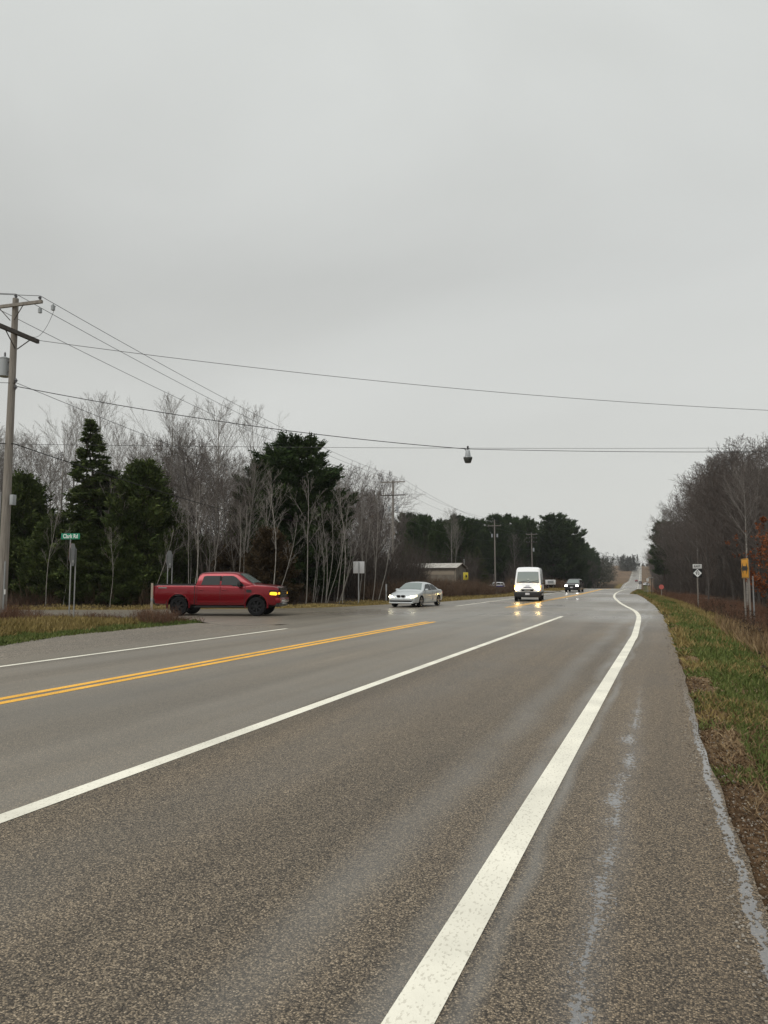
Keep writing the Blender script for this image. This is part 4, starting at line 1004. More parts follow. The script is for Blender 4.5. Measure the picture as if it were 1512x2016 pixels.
P5 = utility_pole(1075, 232, 1071, 'plain single arm pole just right of the white van', arms=(0.15,), hw=1.5)
P6 = utility_pole(1104, 262, 1075, 'farthest single arm pole above the dark oncoming car', arms=(0.15,), hw=1.5)
# off to the side: the next pole behind the photographer and the one the crossing wires run to
p0 = cw(-56, 21); P0 = utility_pole(0, 0, 0, 'weathered pole left of the picture, next along the wires', arms=(0.35,), base=p0, top=P1.p.z + P1.h + 0.2)
pr = pd(1750, 1138, 38)
PR = utility_pole(0, 0, 0, 'bare pole on the right verge that anchors the crossing wires', arms=(), base=pr, top=10.4, insul=False)

def sag_pts(a, b_, sag, n=24):
    return [a.lerp(b_, t / n) - Vector((0, 0, sag * 4 * (t / n) * (1 - t / n))) for t in range(n + 1)]
def wire(points, sags, r, label, mt='wire', group=None, name='overhead_wire'):
    P = []
    for i in range(len(points) - 1):
        seg = sag_pts(points[i], points[i + 1], sags[i]); P += seg if i == 0 else seg[1:]
    o = MB().tube(P, r, 5).build(name, M[mt], smooth='all', fixn=False)
    return setp(o, label, 'wire', group)
poles = [P0, P1, P2, P3, P4, P5, P6]
def armpt(p, x, dz, hw=None): return p.w((x, -0.16, p.h - dz + 0.26))
rt = [armpt(P0, 1.38, 0.35), armpt(P1, 1.38, 0.35), armpt(P2, 1.38, 0.15), armpt(P3, 1.18, 1.1), armpt(P4, 1.23, 0.25), armpt(P5, 1.38, .15), armpt(P6, 1.38, .15)]
md_ = [p.w((0, 0, p.h + 0.2)) for p in poles]
lf = [armpt(P0, -1.38, 0.35), armpt(P1, -1.38, 0.35), armpt(P2, -1.38, 0.15), armpt(P3, -1.18, 1.1), armpt(P4, -1.23, 0.25), armpt(P5, -1.38, .15), armpt(P6, -1.38, .15)]
sg = [0.5, 0.75, 0.8, 0.5, 0.6, 0.4]
GW = 'wires strung along the pole line'
wire(rt, sg, 0.013, 'top wire strung along the poles from the right end of the crossarms', group=GW)
wire(md_, sg, 0.013, 'wire strung along the pole tops above the middle of the crossarms', group=GW)
wire(lf, sg, 0.013, 'wire strung along the left ends of the pole crossarms', group=GW)
ne = [p.w((0.25, 0, p.h - 3.2)) for p in (P0,)] + [P1.w((0.25, 0, pd(20, 755, 30).z - P1.p.z))] + [p.w((0.2, 0, p.h - 4.0)) for p in poles[2:]]
wire(ne, sg, 0.012, 'thin neutral wire below the crossarms, following the pole line', group=GW)
cb = [P0.w((0.22, 0, P0.h - 5.8)), P1.w((0.22, 0, pd(20, 874, 30).z - P1.p.z)), P2.w((0.2, 0, pd(774, 1063, 86.5).z - P2.p.z)), P3.w((0.2, 0, 5.6)), P4.w((0.2, 0, 5.6)), P5.w((0.2, 0, 5.4)), P6.w((0.2, 0, 5.4))]
wire(cb, [0.4, 1.0, 0.9, 1.0, 0.6, 0.4], 0.019, 'thick black cable, lowest on the poles, crossing in front of the trees', 'cable', group=GW)
# crossing wires
a_up = a2.matrix_world
up0 = pd(90, 669, 30.3); up1 = Vector((pr.x, pr.y, pd(1750, 816, 38).z)) 
w0 = P1.w((0.2, 0.25 - 1.25, zz))
wire([P1.w((0.24, 1.0, zz + 0.02)), up1], [0.55], 0.012, 'upper single wire spanning the whole crossing towards the right edge')
lm0 = P1.w((0.28, 0, pd(20, 762, 30).z - P1.p.z)); lm1 = Vector((pr.x, pr.y, pd(1750, 886, 38).z))
# lamp position: where the sight line to the lamp meets the vertical plane of the span
dxy = (lm1 - lm0); rr0, _ = ray(921, 884)
c0 = (lm0.x * CT + lm0.y * ST, -lm0.x * ST + lm0.y * CT); c1 = (lm1.x * CT + lm1.y * ST, -lm1.x * ST + lm1.y * CT)
t_ = (rr0 * c0[1] - c0[0]) / ((c1[0] - c0[0]) - rr0 * (c1[1] - c0[1]))
Dl = c0[1] + t_ * (c1[1] - c0[1]); LP = pd(921, 884, Dl)
wire([lm0, LP], [0.3], 0.016, 'span wire from the near pole out to the hanging street lamp', 'cable')
wire([LP, lm1], [0.12], 0.013, 'span wire running right from the hanging street lamp', 'cable')
wire([P1.w((0.22, 0.1, pd(20, 874, 30).z - P1.p.z)), Vector((pr.x, pr.y, pd(1750, 880, 38).z))], [0.12], 0.009, 'faint level guy wire passing just behind the hanging street lamp')
# drop loops at the near pole
wire([armpt(P1, 1.38, 0.35) + LD * 0.9 + Vector((0, 0, -0.1)), P1.w((0.22, 0.75, zz + 0.1))], [0.45], 0.009, 'slack jumper wire looping from the top conductor to the lower arm')
for i_, q in enumerate(((1.38, 0.9), (0.0, 1.2))):
    b0 = (rt if i_ == 0 else md_)[1] + LD * (0.75 if i_ == 0 else 1.4) + Vector((0, 0, -0.12 if i_ == 0 else -.1))
    o = MB().box((0, 0, -0.12), (0.12, 0.12, 0.2)).lathe([(0.02, -0.02), (0.05, 0.0), (0.02, 0.05)], (0, 0, 0), 'Z', 8).build('line_clamp', M['can'], loc=b0)
    setp(o, ('grey clamp box hanging from the top wire right of the near pole', 'grey clamp box hanging from the middle wire near the pole top')[i_], 'line clamp')
# the lamp
sl_ = empty('street_lamp', LP, 0, 'grey bell shaped street lamp hanging from the span wire over the crossing', 'street lamp')
MB().lathe([(0.001, 0.14), (0.035, 0.14), (0.05, 0.10), (0.03, 0.04), (0.045, 0.0), (0.03, -0.03), (0.001, -0.03)], (0, 0, 0), 'Z', 12).box((0, 0, 0), (0.16, 0.05, 0.035)).build('hanger', M['black'], sl_)
MB().lathe([(0.001, -0.06), (0.085, -0.06), (0.10, -0.08), (0.128, -0.30), (0.13, -0.335), (0.001, -0.335)], (0, 0, 0), 'Z', 24).build('housing', M['can'], sl_, smooth=40)
MB().lathe([(0.001, -0.337), (0.15, -0.337), (0.205, -0.38), (0.21, -0.405), (0.001, -0.405)], (0, 0, 0), 'Z', 24).build('reflector', M['lamp_off'], sl_, smooth=40)
MB().lathe([(0.001, -0.407), (0.205, -0.407), (0.205, -0.44), (0.14, -0.63), (0.125, -0.645), (0.001, -0.645)], (0, 0, 0), 'Z', 24).build('lens', M['lens'], sl_, smooth=40)
MB().tube([(-0.22, 0, 0.03), (-0.15, 0, 0.02), (-0.1, 0, -0.06)], 0.02, 6).build('feed_cable', M['black'], sl_, rz=TH)

# ------------------------------------------------------------------ signs
def octagon(r): return [(r * math.cos(R(22.5 + 45 * k)) / math.cos(R(22.5)), r * math.sin(R(22.5 + 45 * k)) / math.cos(R(22.5))) for k in range(8)]
def sign_root(name, p, az, label, cat, group=None):
    """local +x runs along the plate, local +y is the direction the face looks to"""
    d = dirw(az); o = empty(name, (p.x, p.y, p.z), math.atan2(d.y, d.x) - math.pi / 2, label, cat, group); return o
def post(root, x, y, z0, z1, mt='galv', s=0.06):
    m_ = MB(); m_.prism([(-s / 2, -s / 3), (s / 2, -s / 3), (s / 2, 0), (s * .25, 0), (s * .2, s / 3), (-s * .2, s / 3), (-s * .25, 0), (-s / 2, 0)], z0, z1, 'Z')
    return m_.build('post', M[mt], root, loc=(x, y, 0))
def stop_sign(u, vt, D, az, label):
    p = pd(u, 1138, D); p.z = gz(p); top = pd(u, vt, D).z - p.z
    o = sign_root('stop_sign', p, az, label, 'stop sign', 'stop signs at the end of the side road')
    MB().prism(octagon(0.455), 0.035, 0.04, 'Y').build('sign_plate', M['signback'], o, loc=(0, 0, top - 0.455))
    MB().prism(octagon(0.45), 0.0415, 0.044, 'Y').build('sign_face', M['signred2'], o, loc=(0, 0, top - 0.455))
    t_ = text_mesh('STOP', 0.36, M['letter'], o, 'lettering', sxy=0.85, bold=0.006); t_.location = (0, 0.05, top - 0.455); t_.rotation_euler = (R(90), 0, R(180))
    for x in (-0.30, 0.30): post(o, x, 0, -0.2, top - 0.2)
    MB().box((0.06, 0.03, top - 0.72), (0.12, 0.004, 0.10)).build('inspection_sticker', M['signwhite'], o)
    return o, top
M['signred2'] = mat('red_sign_face', (0.5, 0.01, 0.015), 0.5)
s1, t1 = stop_sign(143, 1070, 30, -96, 'back of the near stop sign with the green street name sign above')
s2, t2 = stop_sign(334, 1084, 39.5, -84, 'back of the far stop sign rising behind the pickup bed')
# street name blade on the left post of the near sign
p = pd(139, 1056, 30); loc = s1.matrix_basis.inverted() @ p
nb = rbox(s1, 'name_plate', M['signgreen'], loc, (0.78, 0.012, 0.24), 0, 0.005); nb['label'] = 'green street name plate reading Clark Rd'
face = math.atan2(-1, 0.15) ; nb.rotation_euler = (0, 0, R(-73) + math.pi / 2 - s1.rotation_euler[2])
lt = text_mesh('Clark Rd', 0.235, M['letter'], nb, 'lettering', sxy=0.74, bold=0.004); lt.location = (0, -0.012, 0.0); lt.rotation_euler = (R(90), 0, 0)
MB().tube([(loc.x, loc.y, t1 - 0.4), (loc.x, loc.y, loc.z - 0.12)], 0.025, 8).build('name_post', M['galv'], s1)

# square sign seen from behind
p = px(706, 1189); p.z = gz(p); D = -p.x * ST + p.y * CT
top = pd(706, 1106, D).z - p.z
o = sign_root('road_sign', p, 8, 'plain pale back of a square road sign on a single post at the wood edge', 'road sign')
rbox(o, 'sign_plate', M['signbackw'], (0, 0.05, top - 0.37), (0.75, 0.012, 0.78), r=0.005)
post(o, 0, 0, -0.2, top - 0.02, s=0.07)
def marker_post(u, v0, v1, D, label, mt, wdt=0.09):
    p = pd(u, v1, D); p.z = gz(p); h = pd(u, v0, D).z - p.z
    o = empty('marker_post', p, TH, label, 'marker post')
    rbox(o, 'stake', M[mt], (0, 0, h / 2 - 0.1), (wdt, 0.05, h + 0.2), r=0.012)
    rbox(o, 'reflector', M['lamp_off'], (0, -0.03, h * 0.55), (wdt * .9, 0.012, 0.14), r=0.004)
marker_post(760.5, 1150, 1186, 52, 'slim grey marker post left of the silver sedan', 'galv', 0.1)
marker_post(298, 1148, 1212, 31.5, 'pale wooden marker post by the tailgate of the pickup', 'tantrim', 0.09)
# route marker on the right
D = 52; p = pd(1376, 1204, D); p.z = gz(p)
o = sign_root('route_sign', p, 185, 'black and white EAST 93 route marker with a white diamond on a slim post', 'route sign')
L1, L0 = pd(1376, 1111.5, D).z - p.z, pd(1376, 1137, D).z - p.z
post(o, 0, -0.05, -0.2, L1, 'wood', 0.08)
sq = rbox(o, 'route_plate', M['signblack'], (0, 0, L0 + 0.305), (0.61, 0.01, 0.61), r=0.004)
MB().prism([(0, -0.29), (0.29, 0), (0, 0.29), (-0.29, 0)], 0.006, 0.009, 'Y').build('diamond', M['letter'], sq)
t_ = text_mesh('M', 0.14, M['signblack'], sq, 'lettering', bold=0.005); t_.location = (0, 0.012, 0.155); t_.rotation_euler = (R(90), 0, R(180))
t_ = text_mesh('93', 0.30, M['signblack'], sq, 'lettering', sxy=0.95, bold=0.004); t_.location = (0, 0.012, -0.02); t_.rotation_euler = (R(90), 0, R(180))
ep = rbox(o, 'direction_plate', M['signwhite'], (0, 0, L0 + 0.61 + 0.17), (0.61, 0.01, 0.30), r=0.004)
t_ = text_mesh('EAST', 0.2, M['signblack'], ep, 'lettering', bold=0.003); t_.location = (0, 0.012, 0); t_.rotation_euler = (R(90), 0, R(180))
# double arrow board facing the side road
D = 36; p = pd(1470.5, 1215, D); p.z = gz(p)
o = sign_root('arrow_sign', p, -75, 'yellow double arrow board seen edge on, on posts in the right verge', 'arrow sign')
T1, T0 = pd(1470, 1100, D).z - p.z, pd(1470, 1138, D).z - p.z
hh = T1 - T0; WB = 1.55
ab = rbox(o, 'sign_plate', M['signyellow'], (0, 0, (T1 + T0) / 2), (WB, 0.012, hh), r=0.006)
mbk = MB(); k = hh / 2
ar = [(-0.70, 0), (-0.36, 0.30), (-0.36, 0.11), (0.36, 0.11), (0.36, 0.30), (0.70, 0), (0.36, -0.30), (0.36, -0.11), (-0.36, -0.11), (-0.36, -0.30)]
mbk.prism(ar, 0.0075, 0.010, 'Y').build('arrow', M['signblack'], ab)
bd = []
for c_, s_ in (((0, k - 0.035), (WB - 0.06, 0.018)), ((0, -k + 0.035), (WB - 0.06, 0.018)), ((WB / 2 - 0.035, 0), (0.018, hh - 0.1)), ((-WB / 2 + 0.035, 0), (0.018, hh - 0.1))):
    MB().box((c_[0], 0.0075, c_[1]), (s_[0], 0.003, s_[1])).build('border', M['signblack'], ab)
for x in (-0.55, 0.55): post(o, x, -0.05, -0.2, T1 - 0.05, 'wood', 0.10)
post(o, 0.1, -0.35, -0.2, T0 + 0.1, 'galv', 0.08)
# small signs farther off on the right
D = 92; p = pd(1275.5, 1160, D); p.z = gz(p); o = sign_root('small_sign', p, 183, 'tiny white sign near the distant wood edge', 'sign')
h = pd(1275, 1138.5, D).z - p.z
post(o, 0, -0.03, -0.1, h - 0.1, 'galv', 0.05); rbox(o, 'sign_plate', M['signwhite'], (0, 0, h - 0.2), (0.28, 0.01, 0.38), r=0.004)
D = 78; p = pd(1302.5, 1165, D); p.z = gz(p); o = sign_root('small_sign', p, 190, 'small faded red sign standing low beside the farm entrance', 'sign')
h = pd(1302, 1151, D).z - p.z
post(o, 0, -0.03, -0.1, h - 0.05, 'wood', 0.07); MB().prism(octagon(0.24), 0, 0.012, 'Y').build('sign_plate', M['signred'], o, loc=(0, 0, h - 0.24))
D = 84; p = pd(1283, 1165, D); p.z = gz(p); o = sign_root('marker_post', p, 183, 'thin dark post with a short top bar near the farm entrance', 'marker post')
h = pd(1283, 1136, D).z - p.z
post(o, 0, 0, -0.1, h, 'darkwood', 0.07); MB().box((0.1, 0, h - 0.05), (0.5, 0.04, 0.1)).build('top_bar', M['galv'], o)

# ------------------------------------------------------------------ shed and mailbox board
D = 110; rc_ = pd(897, 1138, D); Lw, Wd = 14.0, 6.0
d1 = dirw(111); d2 = dirw(21)
root = empty('metal_shed', (rc_.x, rc_.y, 0), math.atan2(d1.y, d1.x), 'low tan shed with a streaky pale metal roof behind bare brush', 'shed')
zb_ = 0.0; ez = pd(897, 1118, D).z; rz_ = pd(908, 1109, D + 2).z
# local x runs along d1 (towards the highway), origin at the near right corner; the long wall is at y = 0
MB().prism([(0, zb_ - 0.5), (Wd, zb_ - 0.5), (Wd, ez), (Wd / 2, rz_ - 0.12), (0, ez)], -Lw, 0, 'X').build('wall', M['tan'], root)
for y0, y1, z0, z1 in ((-0.3, Wd / 2, ez - 0.02, rz_), (Wd + 0.3, Wd / 2, ez - 0.02, rz_)):
    mb = MB(); A = [(-Lw - 0.2, y0, z0), (0.25, y0, z0), (0.25, y1, z1), (-Lw - 0.2, y1, z1)]
    mb.add([Vector(a) + Vector((0, 0, 0.05)) for a in A] + [Vector(a) for a in A], [(0, 1, 2, 3), (7, 6, 5, 4), (0, 4, 5, 1), (1, 5, 6, 2), (2, 6, 7, 3), (3, 7, 4, 0)]); rf = mb.build('roof', M['roofmetal'], root)
    mb = MB()
    for k in range(29):
        x = -Lw + k * 0.5; mb.tube([(x, y0, z0 + 0.065), (x, y1, z1 + 0.065)], 0.02, 4)
    mb.build('roof_ribs', M['roofmetal'], rf)
for y in (0.08, 1.9, 2.9): MB().box((0.02, y, ez / 2), (0.05, 0.16 if y < 1 else 0.1, ez)).build('corner_trim', M['tantrim'], root)
MB().box((0.02, 2.4, 1.1), (0.04, 0.9, 2.1)).build('door', M['black'], root)
MB().box((-7, -0.02, ez - 0.75), (13.6, 0.03, 0.5)).build('wall_band', M['tantrim'], root)
MB().box((0.26, Wd * .25, (ez + rz_) / 2 + 0.02), (0.04, Wd * 0.54, 0.1), M=Matrix.Rotation(math.atan2(rz_ - ez, Wd / 2), 3, 'X')).build('gable_trim', M['tantrim'], root)
MB().box((0.26, Wd * .75, (ez + rz_) / 2 + 0.02), (0.04, Wd * 0.54, 0.1), M=Matrix.Rotation(-math.atan2(rz_ - ez, Wd / 2), 3, 'X')).build('gable_trim', M['tantrim'], root)
p = pd(917, 1150, 100); p.z = gz(p); o = sign_root('yellow_sign', p, 175, 'yellow rounded sign board standing at the corner of the tan shed', 'sign')
h = pd(917, 1127, 100).z - p.z
rbox(o, 'sign_board', M['yellowbox'], (0, 0, h - 0.5), (0.68, 0.12, 1.0), r=0.15)
MB().prism([(0.0, .18), (.12, .1), (.08, -.05), (.16, -.2), (-.1, -.24), (-.16, -.02)], 0.062, 0.067, 'Y').build('sign_mark', M['signblack'], o, loc=(-.05, 0, h - .45))
for x in (-0.22, 0.22): post(o, x, -0.02, -0.2, h - 0.9, 'darkwood', 0.09)
p = pd(914, 1138, 118); p.z = gz(p); o = empty('slim_pole', p, 0, 'slim grey pole sticking up behind the shed gable', 'pole')
MB().tube([(0, 0, 0), (0, 0, pd(914, 1102, 118).z - p.z)], 0.06, 8).build('shaft', M['galv'], o); MB().lathe([(0.001, 0), (0.09, 0), (0.09, 0.06), (0.001, 0.1)], (0, 0, 0), 'Z', 8).build('cap', M['galv'], o, loc=(0, 0, pd(914, 1102, 118).z - p.z))
# small white box trailer right of the van
p = pd(1080, 1160, 120); p.z = gz(p); o = empty('box_trailer', p, TH + R(20), 'small white box trailer parked on the verge beyond the van', 'trailer')
rbox(o, 'body', M['white'], (0, 0, 0.98), (1.9, 1.3, 0.75), r=0.06); MB().box((-.95, 0, .98), (.02, .9, .5)).box((0.0, -.655, 1.0), (1.1, .012, .45)).build('panel', M['can'], o)
for x in (-0.45, 0.45):
    for sd in (1, -1): wheel(o, x, sd * 0.6, 0.3, 0.18, sd, M['rimsilver'], 5, 0.6, 0.07)
MB().tube([(.9, 0, .55), (1.9, 0, .5)], 0.04, 6).build('drawbar', M['black'], o)

# ------------------------------------------------------------------ trees
M['aspen'] = mat('pale_bark', (0.30, 0.28, 0.245), 0.85, var=(0.16, 0.145, 0.13), vscale=2.5, vdet=5, stretch=(1, 1, 2))
M['bark'] = mat('grey_bark', (0.10, 0.09, 0.08), 0.9, var=(0.055, 0.047, 0.042), vscale=4, vdet=5, stretch=(2, 2, .6))
M['twig_pale'] = mat('pale_twigs', (0.2, 0.18, 0.16), 0.9)
M['twig_brown'] = mat('brown_twigs', (0.105, 0.085, 0.073), 0.9)
M['twig_red'] = mat('reddish_twigs', (0.13, 0.065, 0.042), 0.9)
M['pine_bark'] = mat('pine_bark', (0.07, 0.052, 0.043), 0.95)
M['pine'] = island_mat('pine_needles', [(0.016, 0.032, 0.014), (0.035, 0.060, 0.020), (0.075, 0.105, 0.034)], 0.8, 0.5)
M['spruce'] = island_mat('spruce_needles', [(0.024, 0.038, 0.012), (0.055, 0.078, 0.022), (0.115, 0.135, 0.040)], 0.8, 0.5)
M['oakleaf'] = island_mat('rust_leaves', [(0.10, 0.03, 0.014), (0.2, 0.06, 0.02), (0.3, 0.11, 0.04)], 0.8, 0.6)
M['deadpine'] = island_mat('brown_needles', [(0.035, 0.024, 0.014), (0.06, 0.042, 0.022), (0.10, 0.066, 0.034)], 0.9, 0.5)

def grow(mbs, p, d, length, r0, level, rg, sp, base_r=None):
    """bare branches; mbs = [trunk, crown]"""
    nseg = (9, 5, 3, 2)[min(level, 3)]
    pts = [p.copy()]; dirs = [d.copy()]; step = length / nseg
    for i in range(nseg):
        wg = sp['wig'][min(level, 3)]
        d = d + Vector((rg.uniform(-wg, wg), rg.uniform(-wg, wg), rg.uniform(-wg, wg) * 0.6 + sp['up'][min(level, 3)]))
        d.normalize(); p = p + d * step; pts.append(p.copy()); dirs.append(d.copy())
    tip = sp['tip'] if level > 0 else sp['tip'] * 1.6
    radii = [max(sp['minr'], r0 + (tip - r0) * (i / nseg) ** (0.85 if level else 0.9)) for i in range(nseg + 1)]
    mbs[0 if level == 0 else 1].tube(pts, radii, (8, 5, 4, 3)[min(level, 3)], cap=False)
    if level >= sp['levels']: return
    n = sp['n'][level]; t0 = sp['t0'][level]
    az = rg.uniform(0, 6.28)
    for k in range(n):
        t = t0 + (1 - t0) * ((k + rg.random() * 0.9) / n)
        f = t * nseg; i = min(int(f), nseg - 1); q = pts[i].lerp(pts[i + 1], f - i); dd = dirs[i + 1]
        az += 2.4 + rg.uniform(-0.5, 0.5)
        a = R(rg.uniform(*sp['ang'][level]))
        ortho = dd.orthogonal().normalized(); ortho = Matrix.Rotation(az, 3, dd) @ ortho
        nd = (dd * math.cos(a) + ortho * math.sin(a)).normalized()
        rel = (t - t0) / max(1e-6, (1 - t0))
        shape = sp['shape'](rel) if level == 0 else (1 - 0.55 * rel)
        ln = length * sp['ratio'][level] * shape * rg.uniform(0.75, 1.15)
        rr = radii[i] * sp['rr'][level] * (0.6 + 0.4 * shape)
        grow(mbs, q, nd, ln, rr, level + 1, rg, sp)
def tree_proto(name, seed, sp, Ht, lean=0.0, trunk_m='aspen', crown_m='twig_pale'):
    rg = random.Random(seed); mbs = [MB(), MB()]
    d = Vector((lean, rg.uniform(-.03, .03), 1)).normalized()
    grow(mbs, Vector((0, 0, -0.2)), d, Ht, sp['r0'], 0, rg, sp)
    root = empty(name)
    a = mbs[0].build('trunk', M[trunk_m], root, smooth='all', fixn=False); b_ = mbs[1].build('crown', M[crown_m], root, smooth='all', fixn=False)
    root['h0'] = max(v[2] for v in mbs[1].v)
    return root
def SP(**k):
    d = dict(levels=3, n=(24, 8, 6), t0=(0.46, 0.15, 0.15), ang=((22, 42), (18, 38), (20, 42)), ratio=(0.36, 0.42, 0.5), rr=(0.38, 0.5, 0.6), wig=(0.03, 0.055, 0.07, 0.08), up=(0.03, 0.055, 0.07, 0.04),
             tip=0.006, minr=0.006, r0=0.15, shape=lambda r: (0.55 + 0.9 * r if r < 0.35 else 1.0 - 0.75 * (r - 0.35) / 0.65))
    d.update(k); return d
PROTO = {}
PROTO['aspen'] = [tree_proto('bare_tree', 11 + i, SP(n=(22, 10, 6), r0=0.15 + 0.01 * i), 16, 0.03 * (i - 1)) for i in range(4)]
PROTO['oak'] = [tree_proto('bare_tree', 31 + i, SP(n=(24, 12, 8), t0=(0.24, 0.2, 0.1), ang=((32, 58), (28, 52), (28, 55)), ratio=(0.5, 0.5, 0.45), wig=(0.06, 0.10, 0.12, 0.14), up=(0.03, 0.06, 0.05, 0.03), r0=0.19, minr=0.0105, rr=(0.5, .6, .6)), 14, 0.05 * (i - 1), 'bark', 'twig_brown') for i in range(3)]
PROTO['sapling'] = [tree_proto('young_tree', 51 + i, SP(n=(12, 5, 3), t0=(0.4, 0.25, 0.2), ratio=(0.28, 0.45, 0.45), r0=0.032, wig=(0.07, 0.1, 0.14, 0.16), minr=0.005), 7, 0.05 + 0.05 * i) for i in range(3)]
for k, n_ in (('aspen', 4), ('oak', 3), ('sapling', 3)):
    pass

def blades(C, D, Ln, W, rs):
    """leaf or needle clumps: a bent strip of two quads at every point"""
    n = len(C); D = D / (np.linalg.norm(D, axis=1, keepdims=True) + 1e-9)
    Rn = rs.normal(size=(n, 3)); S = np.cross(D, Rn); S /= (np.linalg.norm(S, axis=1, keepdims=True) + 1e-9)
    U = np.cross(S, D)
    W = np.asarray(W).reshape(-1, 1) * np.ones((n, 1)); Ln = np.asarray(Ln).reshape(-1, 1) * np.ones((n, 1))
    p0 = C - S * W * .35; p1 = C + S * W * .35; m0 = C + D * Ln * .5 - S * W * .5 + U * Ln * .08; m1 = C + D * Ln * .5 + S * W * .5 + U * Ln * .08
    t = C + D * Ln
    V = np.stack([p0, p1, m0, m1, t], 1).reshape(-1, 3); b = np.arange(n) * 5
    Fq = np.stack([b, b + 1, b + 3, b + 2], 1); Ft = np.stack([b + 2, b + 3, b + 4], 1)
    return V, Fq, Ft
def conifer_proto(name, seed, Ht, Rad, kind, z0=0.08, nm='spruce', dens=1.0, top=0.9):
    rs = np.random.RandomState(seed); rg = random.Random(seed)
    root = empty(name); tr = MB(); r0 = Ht * 0.012 + 0.05
    pts = [Vector((rg.uniform(-.05, .05) * k, rg.uniform(-.05, .05) * k, Ht * k / 8 - 0.2)) for k in range(9)]
    tr.tube(pts, [r0 * (1 - 0.93 * k / 8) for k in range(9)], 7, cap=False)
    z = Ht * z0; Cs, Ds, Ls, Ws = [], [], [], []
    bulge = [rg.uniform(0.75, 1.2) for _ in range(12)]
    while z < Ht * 0.985:
        t = z / Ht
        if kind == 'spruce': Rz = Rad * (1 - t) ** 0.8 * (0.82 + 0.18 * min(1, t / 0.15))
        elif kind == 'bushy': Rz = Rad * (1 - t ** 2.0) ** 0.8 * (0.85 + 0.15 * min(1, t / 0.2)) + 0.25
        else: Rz = Rad * (max(0.0, 1 - ((t - 0.58) / 0.43) ** 2) ** 0.5 if t > 0.58 else 1 - 0.35 * ((0.58 - t) / 0.58) ** 1.5) + 0.1
        nb = rg.randint(5, 7) if kind == 'spruce' else rg.randint(8, 10)
        for b_ in range(nb):
            a = rg.uniform(0, 6.28); bg_ = bulge[int(a / 6.29 * 12)]; L_ = max(0.15, Rz * (rg.uniform(0.68, 1.12) * bg_ if kind == 'spruce' else rg.uniform(0.6, 1.0) * (0.6 + 0.4 * bg_)))
            el = rg.uniform(-0.15, 0.2) if kind == 'spruce' else rg.uniform(0.1, 0.5)
            el += 0.6 * max(0, t - 0.75)
            d = Vector((math.cos(a) * math.cos(el), math.sin(a) * math.cos(el), math.sin(el)))
            dr_ = 0.12 * L_ if kind == 'spruce' else -0.12 * L_
            bp_ = [Vector((0, 0, z)) + d * (L_ * q) - Vector((0, 0, dr_ * q * q)) for q in (0, .35, .7, 1)]
            tr.tube(bp_, [max(.008, 0.028 * L_ * .4 + .008), .02, .012, .006], 4, cap=False)
            m = int((70 if kind == 'spruce' else 85) * L_ * dens) + 14
            if kind == 'spruce':
                q = rs.uniform(0.12, 1.03, m) ** 0.75
                lat = rs.uniform(-1, 1, m) * 0.32 * L_ * (1.08 - q)
            else:       # needles bunch towards the ends
                nc = max(2, int(L_ * 2.4)); qc = rs.uniform(0.35, 1.0, nc); lc = rs.uniform(-1, 1, nc) * 0.3 * L_ * (1.15 - qc)
                ci = rs.randint(0, nc, m); q = qc[ci] + rs.normal(size=m) * 0.10 / max(.6, L_) * 1.5; lat = lc[ci] + rs.normal(size=m) * 0.14
            side = np.array([-math.sin(a), math.cos(a), 0]); dv = np.array(d)
            P = np.array([0, 0, z]) + np.outer(q * L_, dv) + np.outer(lat, side)
            P[:, 2] += -dr_ * q * q + rs.normal(size=m) * (0.05 if kind == 'spruce' else 0.13)
            sg_ = np.sign(lat)[:, None]
            Dv = dv[None] * 0.8 + side[None] * sg_ * 0.7 + rs.normal(size=(m, 3)) * 0.4 + np.array([0, 0, 0.15 if kind == 'spruce' else 0.45])
            Cs.append(P); Ds.append(Dv); Ls.append(rs.uniform(0.15, 0.32, m)); Ws.append(rs.uniform(0.05, 0.095, m))
        z += Ht * (0.026 if kind == 'spruce' else 0.034) * rg.uniform(0.8, 1.2)
    V, Fq, Ft = blades(np.concatenate(Cs), np.concatenate(Ds), np.concatenate(Ls), np.concatenate(Ws), rs)
    tr.build('trunk', M['pine_bark'], root, smooth='all', fixn=False)
    np_mesh('crown', V, Fq, M[nm], root, Ft)
    root['h0'] = float(Ht)
    return root
PROTO['spruce'] = [conifer_proto('spruce_tree', 71 + i, 11, 2.6 + 0.3 * i, 'spruce', 0.03) for i in range(3)]
PROTO['pine'] = [conifer_proto('pine_tree', 81 + i, 13, (3.6, 3.2, 3.0)[i], 'pine', (0.06, 0.2, 0.3)[i], 'pine', (1.6, 1.2, 1.2)[i]) for i in range(3)]
PROTO['bushy'] = [conifer_proto('bushy_conifer', 88 + i, 9, 3.3, 'bushy', 0.02, 'spruce', 1.15) for i in range(2)]
PROTO['brownfir'] = [conifer_proto('browned_fir', 95, 7, 2.4, 'bushy', 0.02, 'deadpine', 1.0)]
